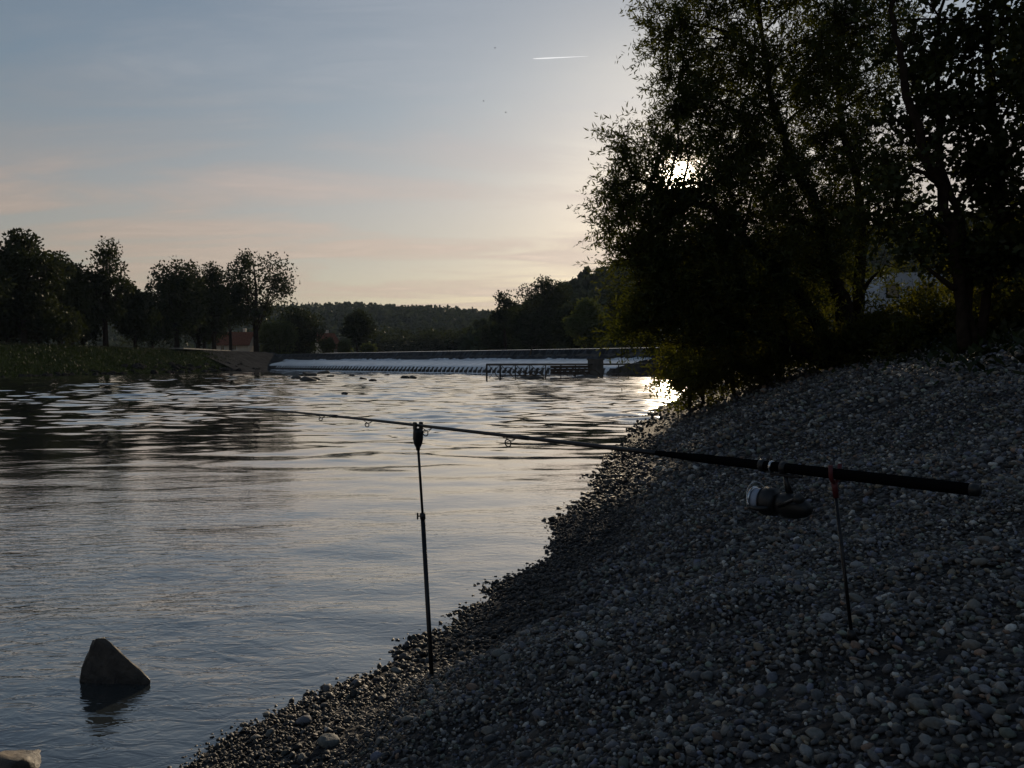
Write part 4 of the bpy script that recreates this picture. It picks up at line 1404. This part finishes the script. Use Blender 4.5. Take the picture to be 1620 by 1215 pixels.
# ------------------------------------------------------------------ caravan on the bank behind the trees
def caravan():
    Y = 30.0
    c = P(1418, 498, Y)
    gz = bz(c[0], Y)
    root = empty('caravan', (c[0], Y, gz)); tag(root, 'white caravan with small windows half hidden behind the branches', 'caravan')
    rz = 0.14
    Rm = Matrix.Rotation(rz, 3, 'Z')
    base = Vector((c[0], Y, gz + 0.15))
    T = lambda x, y, z: Rm @ Vector((x, y, z)) + base
    L, W = 3.0, 2.0
    prof = [(-L/2 + 0.1, 0.42), (-L/2, 0.8), (-L/2 + 0.22, 1.35), (-L/2 + 0.6, 1.85), (L/2 - 0.45, 1.88), (L/2 - 0.08, 1.6), (L/2, 0.9), (L/2 - 0.05, 0.42)]
    n = len(prof); m = MB()
    m.add([T(x, s * W / 2, z) for s in (-1, 1) for x, z in prof], [tuple(range(n)), tuple(range(2 * n - 1, n - 1, -1))] + [(i, (i + 1) % n, n + (i + 1) % n, n + i) for i in range(n)])
    m.build('body', M['shaded_caravan_paint'], root, bevel=0.06)
    MB().box(T(0, 0, 0.27), (L - 0.3, W - 0.1, 0.30), rz).build('chassis', M['rubber'], root)
    for x, z, w, h in ((0.55, 1.22, 0.6, 0.4), (-0.85, 1.22, 0.42, 0.4)):
        f = MB().box(T(x, -W / 2 - 0.012, z), (w + 0.1, 0.03, h + 0.1), rz).build('window', M['rubber'], root)
        MB().box(T(x, -W / 2 - 0.03, z), (w, 0.012, h), rz).build('pane', M['dark_glass'], f)
    d = MB().box(T(-0.2, -W / 2 - 0.010, 1.08), (0.58, 0.025, 1.25), rz).build('door', M['shaded_caravan_paint'], root, bevel=0.01)
    MB().box(T(-0.40, -W / 2 - 0.035, 1.05), (0.04, 0.03, 0.12), rz).build('handle', M['black_steel'], d)
    MB().box(T(0, -W / 2 - 0.01, 0.62), (L - 0.12, 0.02, 0.05), rz).build('trim_strip', M['steel'], root)
    for s in (-1, 1):
        w = MB(); w.tube([T(0.15, s * (W / 2 - 0.22), 0.16), T(0.15, s * (W / 2 - 0.02), 0.16)], 0.31, 20)
        wo_ = w.build('wheel', M['rubber'], root)
        w = MB(); w.tube([T(0.15, s * (W / 2 - 0.02), 0.16), T(0.15, s * (W / 2 + 0.005), 0.16)], 0.18, 16); w.build('rim', M['chrome'], wo_)
    # drawbar
    MB().tube([T(L / 2 - 0.1, -0.4, 0.3), T(L / 2 + 0.7, 0, 0.32), T(L / 2 - 0.1, 0.4, 0.3)], 0.04, 6).build('drawbar', M['steel'], root)
    print('caravan ground', gz, 'base', base.z)


caravan()

# ------------------------------------------------------------------ debris fence below the weir
fe = empty('debris_fence', P(771, 600, 61)); tag(fe, 'long dark steel railing on posts standing in the water below the weir', 'fence')
FA = np.array([P(770, 581, 61)[0], 61.0]); FB = np.array([15.4, 79.4])
zr = 1.16


def fp(t, z, off=0.0):
    q = FA * (1 - t) + FB * t
    return (q[0] + off * 0.7, q[1] - off * 0.7, z)


MB().tube([fp(0, zr), fp(0.5, zr), fp(1, zr)], 0.085, 6).build('top_rail', M['steel'], fe)
MB().tube([fp(0.06, 0.25), fp(0.5, 0.25), fp(0.98, 0.25)], 0.05, 6).build('lower_rail', M['steel'], fe)
for t in (0.0, 0.06, 0.13, 0.20, 0.28, 0.36, 0.44, 0.52, 0.70, 0.76, 0.82, 0.88, 0.94, 1.0):
    MB().tube([fp(t, -1.2), fp(t, zr)], 0.075 if t < 0.1 else 0.05, 6).build('post', M['steel'], fe)
for a, b in ((0.01, 0.055), (0.065, 0.125), (0.135, 0.195), (0.205, 0.275)):
    MB().tube([fp(a, 1.1), fp(b, 0.05)], 0.03, 5).build('brace', M['steel'], fe)
    MB().tube([fp(a, 0.05), fp(b, 1.1)], 0.022, 5).build('brace', M['steel'], fe)
for k, z in enumerate((0.42, 0.68, 0.94)):
    a, b = fp(0.30, z, 0.12), fp(0.515, z, 0.12)
    d = Vector(b) - Vector(a)
    MB().box((Vector(a) + Vector(b)) / 2, (d.length, 0.06, 0.22), math.atan2(d.y, d.x)).build('board', M['wood'], fe)

pier = empty('concrete_pier', fp(0.557, 0)); tag(pier, 'square dark concrete pier standing in the railing below the weir', 'pier')
c = fp(0.557, 0)
MB().box((c[0], c[1], 0.1), (1.05, 1.05, 2.9), 0.75).build('shaft', M['dark_concrete'], pier, bevel=0.05)
MB().box((c[0], c[1], 1.60), (1.18, 1.18, 0.14), 0.75).build('cap', M['dark_concrete'], pier, bevel=0.03)

for i, (px, py, Y, w, lab) in enumerate([(840, 596, 62.5, 3.1, 'low dark heap of driftwood and stones under the railing, left of the pier'),
                                         (928, 594, 66.0, 2.9, 'low dark heap of driftwood and stones at the foot of the pier')]):
    q = P(px, py, Y)
    root = empty('driftwood_heap', (q[0], q[1], 0)); tag(root, lab, 'driftwood', 'driftwood heaps below the weir')
    rock_mesh('mound', M['wet_rock'], (w, 1.6, 0.62), 70 + i, root, (q[0], q[1], 0.02), 3)
    rr = np.random.default_rng(80 + i)
    for k in range(9):
        a = np.array([q[0] + (rr.random() - 0.6) * w, q[1] + rr.normal() * 0.3, 0.15 + 0.2 * rr.random()])
        b = a + np.array([rr.normal() * 1.1, rr.normal() * 0.5, 0.25 + 0.7 * rr.random() * (0.5 if i else 1)])
        lm = MB(); limb(lm, a, b, 0.06, 0.015, rr, 0.05, 6, 5)
        lm.build('log', M['driftwood'], root)

# snag caught on the weir crest
sn = empty('snag', wp(20, 0.2, 2.8)); tag(sn, 'dark broken branch caught upright on the weir crest', 'driftwood')
qa = P(842, 566, 98.5)
s_sn = 24.0
best = min(np.linspace(0, WLEN, 400), key=lambda s: abs(((WR + WU * s)[0] / (WR + WU * s)[1]) - (843 - 810) / FOC))
cpt = np.array(wp(best, 0.2, 2.9))
sn.location = Vector(cpt)
rr = np.random.default_rng(5)
m = MB(); limb(m, cpt + np.array([-0.35, -0.4, -1.0]), cpt + np.array([0.1, -0.1, 0.35]), 0.13, 0.09, rr, 0, 6, 6)
m.build('trunk', M['driftwood'], sn)
for dx, dz in ((0.8, 0.5), (-0.4, 0.6), (1.1, 0.15)):
    m = MB(); limb(m, cpt + np.array([0.1, -0.1, 0.3]), cpt + np.array([dx, -0.2, 0.3 + dz * 0.7]), 0.06, 0.02, rr, 0, 5, 5)
    m.build('branch', M['driftwood'], sn)

# small rocks in the shallows below the weir
ORD = 'first second third fourth fifth sixth seventh eighth ninth tenth eleventh twelfth thirteenth fourteenth'.split()
for i, (px, py, w) in enumerate(sorted([(484, 590, 0.9), (492, 592, 1.1), (512, 588.5, 1.3), (524, 594, 0.7), (557, 593, 0.5), (574, 598, 0.6), (487, 600, 1.2), (496, 599, 0.9), (612, 592, 0.6), (640, 597, 0.8), (652, 596.5, 0.7), (470, 597, 0.8), (590, 601, 0.5), (545, 622, 0.25)])):
    Y = EYE * FOC / (py + 2 - 573.0)
    q = P(px, py + 2, Y)
    o = rock_mesh('river_stone', M['wet_rock'], (w * 1.25, w, w * 0.55), 500 + i, None, (0, 0, 0), 2)
    o.location = (q[0], Y, 0.04)
    tag(o, 'small dark river stone, ' + ORD[i] + ' from the left in the shallows below the weir', 'stone', 'stones in the shallows below the weir')

# ------------------------------------------------------------------ fishing tackle
B = P(1550, 776, 1.45); Fq = P(662, 673, 2.95)
rod_dir = (Fq - B); rod_len1 = np.linalg.norm(rod_dir); rod_dir = rod_dir / rod_len1
TIP = 2.19 * rod_len1


def rod_at(s):
    """point on the rod axis s metres from the butt; the tip bows down a little"""
    p = B + rod_dir * s
    k = max(0.0, s / TIP - 0.45)
    p = p.copy(); p[2] -= 0.085 * k * k
    return p


rod = empty('fishing_rod', B)
tag(rod, 'long black fishing rod lying across two rests and pointing out over the river', 'fishing rod')
seg = lambda s0, s1, n: [rod_at(s) for s in np.linspace(s0, s1, n)]
MB().tube(seg(0.012, 0.60, 8), [0.0118, 0.0121, 0.0120, 0.0120, 0.0118, 0.0116, 0.0113, 0.0108], 14).build('handle', M['grip'], rod, True)
MB().tube(seg(0.0, 0.016, 3), [0.0112, 0.0128, 0.0124], 14).build('butt_cap', M['black_plastic'], rod, True)
MB().tube(seg(0.60, 0.78, 6), [0.0118, 0.0112, 0.0100, 0.0088, 0.0078, 0.0070], 12).build('fore_grip', M['grip'], rod, True)
ns = 40
ss = np.linspace(0.78, TIP, ns)
MB().tube([rod_at(s) for s in ss], list(np.interp(ss / TIP, [0.18, 0.3, 0.5, 0.8, 1.0], [0.0068, 0.0062, 0.0058, 0.0048, 0.0020])), 10).build('blank', M['carbon'], rod, True)
for s in (0.40, 0.455):
    MB().tube(seg(s, s + 0.012, 2), 0.0150, 14).build('reel_seat_ring', M['black_plastic'], rod, True)
MB().tube(seg(0.435, 0.439, 2), 0.0139, 14).build('trim_ring', M['chrome'], rod, True)
for s in (1.30, 2.62):
    MB().tube(seg(s, s + 0.07, 3), [0.0074, 0.0078, 0.0070], 10).build('ferrule', M['carbon'], rod, True)
dv = Vector(rod_dir); down = Vector((0, 0, -1)); down = (down - dv * down.dot(dv)).normalized(); sidev = dv.cross(down).normalized()


def px_to_s(px):
    lo, hi = 0.0, TIP
    for _ in range(40):
        mid = (lo + hi) / 2; q = rod_at(mid)
        if 810 + q[0] / q[1] * FOC > px: lo = mid
        else: hi = mid
    return lo


for px, rad, drop in ((985, 0.015, 0.030), (800, 0.012, 0.024), (670, 0.011, 0.026), (578, 0.009, 0.022), (505, 0.008, 0.020), (386, 0.007, 0.017), (345, 0.005, 0.010)):
    s = px_to_s(px); c = Vector(rod_at(s)); rc = c + down * drop - dv * 0.012
    g = MB(); g.ring(rc, dv * 0.9 + down * 0.3, rad, 0.0022, 16, 6)
    gr = g.build('guide', M['black_steel'], rod, True)
    fr = MB()
    fr.tube([Vector(rod_at(s - 0.055)) + down * 0.005, rc - down * rad * 0.2 + sidev * rad], 0.0013, 5)
    fr.tube([Vector(rod_at(s - 0.055)) + down * 0.005, rc - down * rad * 0.2 - sidev * rad], 0.0013, 5)
    fr.tube([Vector(rod_at(s + 0.018)) + down * 0.005, rc - down * rad], 0.0013, 5)
    fr.build('guide_leg', M['black_steel'], gr, True)

# spinning reel hanging under the handle
s_r = px_to_s(1245)
rf0 = Vector(rod_at(s_r))
reel = empty('fishing_reel', rf0 + down * 0.06)
tag(reel, 'black spinning reel with a spool of pale line hanging under the rod handle', 'fishing reel')
MB().box(rf0 + down * 0.0165, (0.075, 0.014, 0.006), 0, Matrix((dv, sidev, down)).transposed()).build('foot', M['black_steel'], reel, bevel=0.002)
MB().tube([rf0 + down * 0.017, rf0 + down * 0.035 - dv * 0.002, rf0 + down * 0.070 - dv * 0.014], [0.0055, 0.0060, 0.010], 10).build('stem', M['black_steel'], reel, True)
ax = rf0 + down * 0.082
# gearbox: swelling body that tapers to the rear
MB().tube([ax + dv * 0.020, ax + dv * 0.010, ax - dv * 0.010 + down * 0.002, ax - dv * 0.030 + down * 0.004, ax - dv * 0.052 + down * 0.006, ax - dv * 0.062 + down * 0.006],
          [0.020, 0.026, 0.030, 0.027, 0.018, 0.009], 16).build('body', M['black_plastic'], reel, True)
MB().tube([ax - dv * 0.005 - sidev * 0.018, ax - dv * 0.005 + sidev * 0.022], [0.021, 0.019], 18).build('side_plate', M['black_plastic'], reel, True)
# rotor cup
MB().tube([ax + dv * 0.018, ax + dv * 0.024, ax + dv * 0.050, ax + dv * 0.052], [0.020, 0.032, 0.034, 0.031], 24).build('rotor', M['black_plastic'], reel, True)
sp = empty('spool', ax + dv * 0.06); sp.parent = reel; sp.location = dv * 0.06 + down * 0.01
def sub(mb, name, mat, par):
    me_o = mb.build(name, mat, None, True); me_o.parent = par
    me_o.location = -(reel.location + par.location); return me_o
MB()
sub(MB().tube([ax + dv * 0.052, ax + dv * 0.056, ax + dv * 0.058], [0.030, 0.0325, 0.028], 24), 'skirt', M['black_steel'], sp)
sub(MB().tube([ax + dv * 0.058, ax + dv * 0.060, ax + dv * 0.076, ax + dv * 0.078], [0.024, 0.028, 0.0265, 0.024], 24), 'line', M['line'], sp)
sub(MB().tube([ax + dv * 0.078, ax + dv * 0.080, ax + dv * 0.083], [0.026, 0.0315, 0.030], 24), 'lip', M['chrome'], sp)
sub(MB().tube([ax + dv * 0.083, ax + dv * 0.090, ax + dv * 0.094], [0.016, 0.015, 0.010], 16), 'drag_knob', M['black_plastic'], sp)
# rotor arms and bail wire
for sg in (-1, 1):
    a = (down * 0.35 + sidev * sg).normalized()
    MB().tube([ax + dv * 0.026 + a * 0.031, ax + dv * 0.050 + a * 0.040, ax + dv * 0.070 + a * 0.040], [0.006, 0.006, 0.004], 8).build('rotor_arm', M['black_plastic'], reel, True)
a0 = (down * 0.35 - sidev).normalized(); a1 = (down * 0.35 + sidev).normalized()
bl = []
for t in np.linspace(0, math.pi, 12):
    bl.append(ax + dv * (0.070 + 0.020 * math.sin(t)) + (a1 * math.cos(t) * 0.040 + (-down) * math.sin(t) * 0.036 + down * 0.0))
MB().tube(bl, 0.0012, 6).build('bail_wire', M['chrome'], reel, True)
# crank handle, towards the butt on the far side
hk = ax - dv * 0.005 + sidev * 0.022
hb = MB().tube([hk, hk + sidev * 0.014, hk + sidev * 0.018 - dv * 0.040 - down * 0.020, hk + sidev * 0.018 - dv * 0.060 - down * 0.026], [0.005, 0.0045, 0.004, 0.004], 8).build('crank', M['black_steel'], reel, True)
kk = hk + sidev * 0.018 - dv * 0.060 - down * 0.026
MB().tube([kk, kk + sidev * 0.008, kk + sidev * 0.020, kk + sidev * 0.028], [0.004, 0.010, 0.011, 0.008], 12).build('crank_knob', M['black_plastic'], hb, True)

# rear rest: thin stick with a red cradle
s_b = px_to_s(1323)
rp = Vector(rod_at(s_b))
foot = P(1349, 1005, 1.66); gz = bz(foot[0], foot[1])
foot = Vector((foot[0], foot[1], gz))
rear = empty('rod_rest', foot)
tag(rear, 'thin dark bank stick with a red cradle holding up the rod handle', 'rod rest', 'rod rests')
topp = rp + Vector((0, 0, -0.030))
MB().tube([foot + (foot - topp).normalized() * 0.12, topp], [0.0038, 0.0038], 10).build('stick', M['black_steel'], rear, True)
cr = MB()
upv = (topp - foot).normalized()
cr.tube([topp - upv * 0.022, topp, topp + upv * 0.010], [0.006, 0.0062, 0.0075], 12)
for sg in (-1, 1):
    pts = [topp + upv * 0.006]
    for t in np.linspace(0.2, 1.0, 6):
        an = math.pi / 2 * t
        pts.append(rp + sidev * sg * 0.0185 * math.sin(an) + Vector((0, 0, -0.0185 * math.cos(an))))
    pts.append(rp + sidev * sg * 0.020 + Vector((0, 0, 0.020)))
    cr.tube(pts, 0.0048, 8)
cr.build('cradle', M['red_rubber'], rear, True)
MB().tube([foot + upv * 0.008, foot + upv * 0.030], [0.012, 0.007], 10).build('ground_collar', M['black_plastic'], rear, True)

# front rest: telescopic bank stick with bite alarm head
ff = P(683, 1086, 2.93); ff = Vector((ff[0], ff[1], bz(ff[0], ff[1])))
tp = Vector(rod_at(px_to_s(661))) + Vector((0, 0, -0.080))
jn = Vector(P(668.5, 813, 2.94))
front = empty('rod_rest', ff)
tag(front, 'tall black telescopic bank stick with a bite alarm box standing at the water edge', 'rod rest', 'rod rests')
dn = (ff - jn).normalized()
MB().tube([ff + dn * 0.10, ff, jn], [0.004, 0.0088, 0.0088], 12).build('lower_tube', M['black_steel'], front, True)
MB().tube([jn - (tp - jn) * 0.02, tp], 0.0050, 10).build('upper_tube', M['black_steel'], front, True)
MB().tube([jn + dn * 0.020, jn - dn * 0.003], 0.0108, 12).build('collar', M['black_plastic'], front, True)
kb = MB().tube([jn + dn * 0.008, jn + dn * 0.008 + Vector((-0.017, -0.003, 0))], 0.0026, 8).build('clamp_screw', M['black_steel'], front, True)
MB().box(jn + dn * 0.008 + Vector((-0.019, -0.003, 0)), (0.006, 0.008, 0.026)).build('clamp_knob', M['black_plastic'], kb, bevel=0.002)
rc = Vector(rod_at(px_to_s(661)))
al = MB()
# alarm housing: narrow foot, swelling belly, two ears either side of the rod
hp = [(-0.085, 0.008, 0.008), (-0.070, 0.016, 0.011), (-0.050, 0.0195, 0.013), (-0.028, 0.0190, 0.013), (-0.012, 0.0175, 0.012)]
ex, ey = Vector((0.80, 0.60, 0)), Vector((-0.60, 0.80, 0))
ex = sidev.copy(); ex.z = 0; ex.normalize(); ey = Vector((-ex.y, ex.x, 0))
vs, fs = [], []
nn = 12
for z, a, b in hp:
    for j in range(nn):
        th = 2 * math.pi * j / nn
        cx_, sx_ = math.cos(th), math.sin(th)
        vs.append(rc + Vector((0, 0, z)) + ex * a * math.copysign(abs(cx_) ** 0.6, cx_) + ey * b * math.copysign(abs(sx_) ** 0.6, sx_))
for i in range(len(hp) - 1):
    for j in range(nn): fs.append((i * nn + j, i * nn + (j + 1) % nn, (i + 1) * nn + (j + 1) % nn, (i + 1) * nn + j))
fs += [tuple(range(nn))[::-1], tuple(range((len(hp) - 1) * nn, len(hp) * nn))]
al.add(vs, fs)
alo = al.build('bite_alarm', M['black_plastic'], front, True)
for sg in (-1, 1):
    MB().box(rc + ex * sg * 0.0135 + Vector((0, 0, -0.002)), (0.009, 0.020, 0.030), math.atan2(ex.y, ex.x)).build('ear', M['black_plastic'], alo, bevel=0.003)
MB().tube([tp + Vector((0, 0, -0.016)), tp + Vector((0, 0, 0.004))], [0.007, 0.010], 12).build('socket', M['black_steel'], front, True)

# ------------------------------------------------------------------ sky things
c0, c1 = P(843, 93, 3000), P(930, 89, 3000)
ct = MB()
pts = [c0 + (c1 - c0) * t for t in np.linspace(0, 1, 14)]
ct.tube(pts, [0.6, 1.9, 2.2, 2.4, 2.3, 2.2, 2.0, 1.8, 1.6, 1.3, 1.0, 0.8, 0.6, 0.3], 8)
mt, nt, bs = new_mat('glowing_ice_cloud')
bs.inputs['Base Color'].default_value = (0.9, 0.9, 0.9, 1); bs.inputs['Roughness'].default_value = 1
trail_glow = nt.nodes.new('ShaderNodeEmission'); trail_glow.inputs[0].default_value = (0.95, 0.95, 0.95, 1)  # trail glows by itself, in place of sunlight scattering through it
mxs = nt.nodes.new('ShaderNodeMixShader'); mxs.inputs[0].default_value = 0.95
nt.links.new(bs.outputs[0], mxs.inputs[1]); nt.links.new(trail_glow.outputs[0], mxs.inputs[2])
nt.links.new(mxs.outputs[0], [n for n in nt.nodes if n.type == 'OUTPUT_MATERIAL'][0].inputs['Surface'])
tag(ct.build('contrail', mt, None, True), 'short white condensation trail high in the sky left of the willow', 'contrail')

for i, (px, py, lab) in enumerate([(783, 76, 'tiny dark bird highest in the sky, left of the contrail'), (765, 160, 'tiny dark bird, leftmost of the lower two in the open sky'), (800, 178, 'tiny dark bird, lowest of the three in the open sky')]):
    c = Vector(P(px, py, 90)); root = empty('bird', c); tag(root, lab, 'bird', 'birds in the evening sky')
    MB().tube([c + Vector((-0.10, 0, 0)), c + Vector((-0.05, 0, 0.005)), c + Vector((0.03, 0, 0)), c + Vector((0.11, 0, 0.0))], [0.008, 0.028, 0.024, 0.004], 8).build('body', M['feather'], root, True)
    for sg in (-1, 1):
        MB().add([c + Vector((-0.05, 0, 0.01)), c + Vector((0.04, 0, 0.01)), c + Vector((0.05, sg * 0.09, 0.06)), c + Vector((0.09, sg * 0.2, 0.03)), c + Vector((-0.02, sg * 0.09, 0.065)),
                  c + Vector((-0.05, 0, 0.0)), c + Vector((0.04, 0, 0.0)), c + Vector((0.05, sg * 0.09, 0.05)), c + Vector((-0.02, sg * 0.09, 0.055))],
                 [(0, 1, 2, 4), (4, 2, 3), (5, 6, 7, 8), (8, 7, 3), (0, 4, 8, 5), (1, 2, 7, 6), (4, 3, 8), (2, 3, 7), (0, 1, 6, 5)]).build('wing', M['feather'], root)

# ------------------------------------------------------------------ evening haze
hz = MB().box((0, 1200, 74), (6600, 4800, 154))
hm = bpy.data.materials.new('haze'); hm.use_nodes = True
hn = hm.node_tree; hn.nodes.clear()
ho = hn.nodes.new('ShaderNodeOutputMaterial'); hv = hn.nodes.new('ShaderNodeVolumePrincipled')
hv.inputs['Color'].default_value = (0.58, 0.74, 1.0, 1); hv.inputs['Density'].default_value = 0.00008; hv.inputs['Anisotropy'].default_value = 0.0
hn.links.new(hv.outputs[0], ho.inputs['Volume'])
tag(hz.build('haze', hm), 'thin blue evening haze over the valley', 'haze', kind='stuff')

ntri = 0
for o in C.objects:
    if o.type == 'MESH': ntri += len(o.data.loops) - 2 * len(o.data.polygons)
print('triangles', ntri, 'objects', len(C.objects))
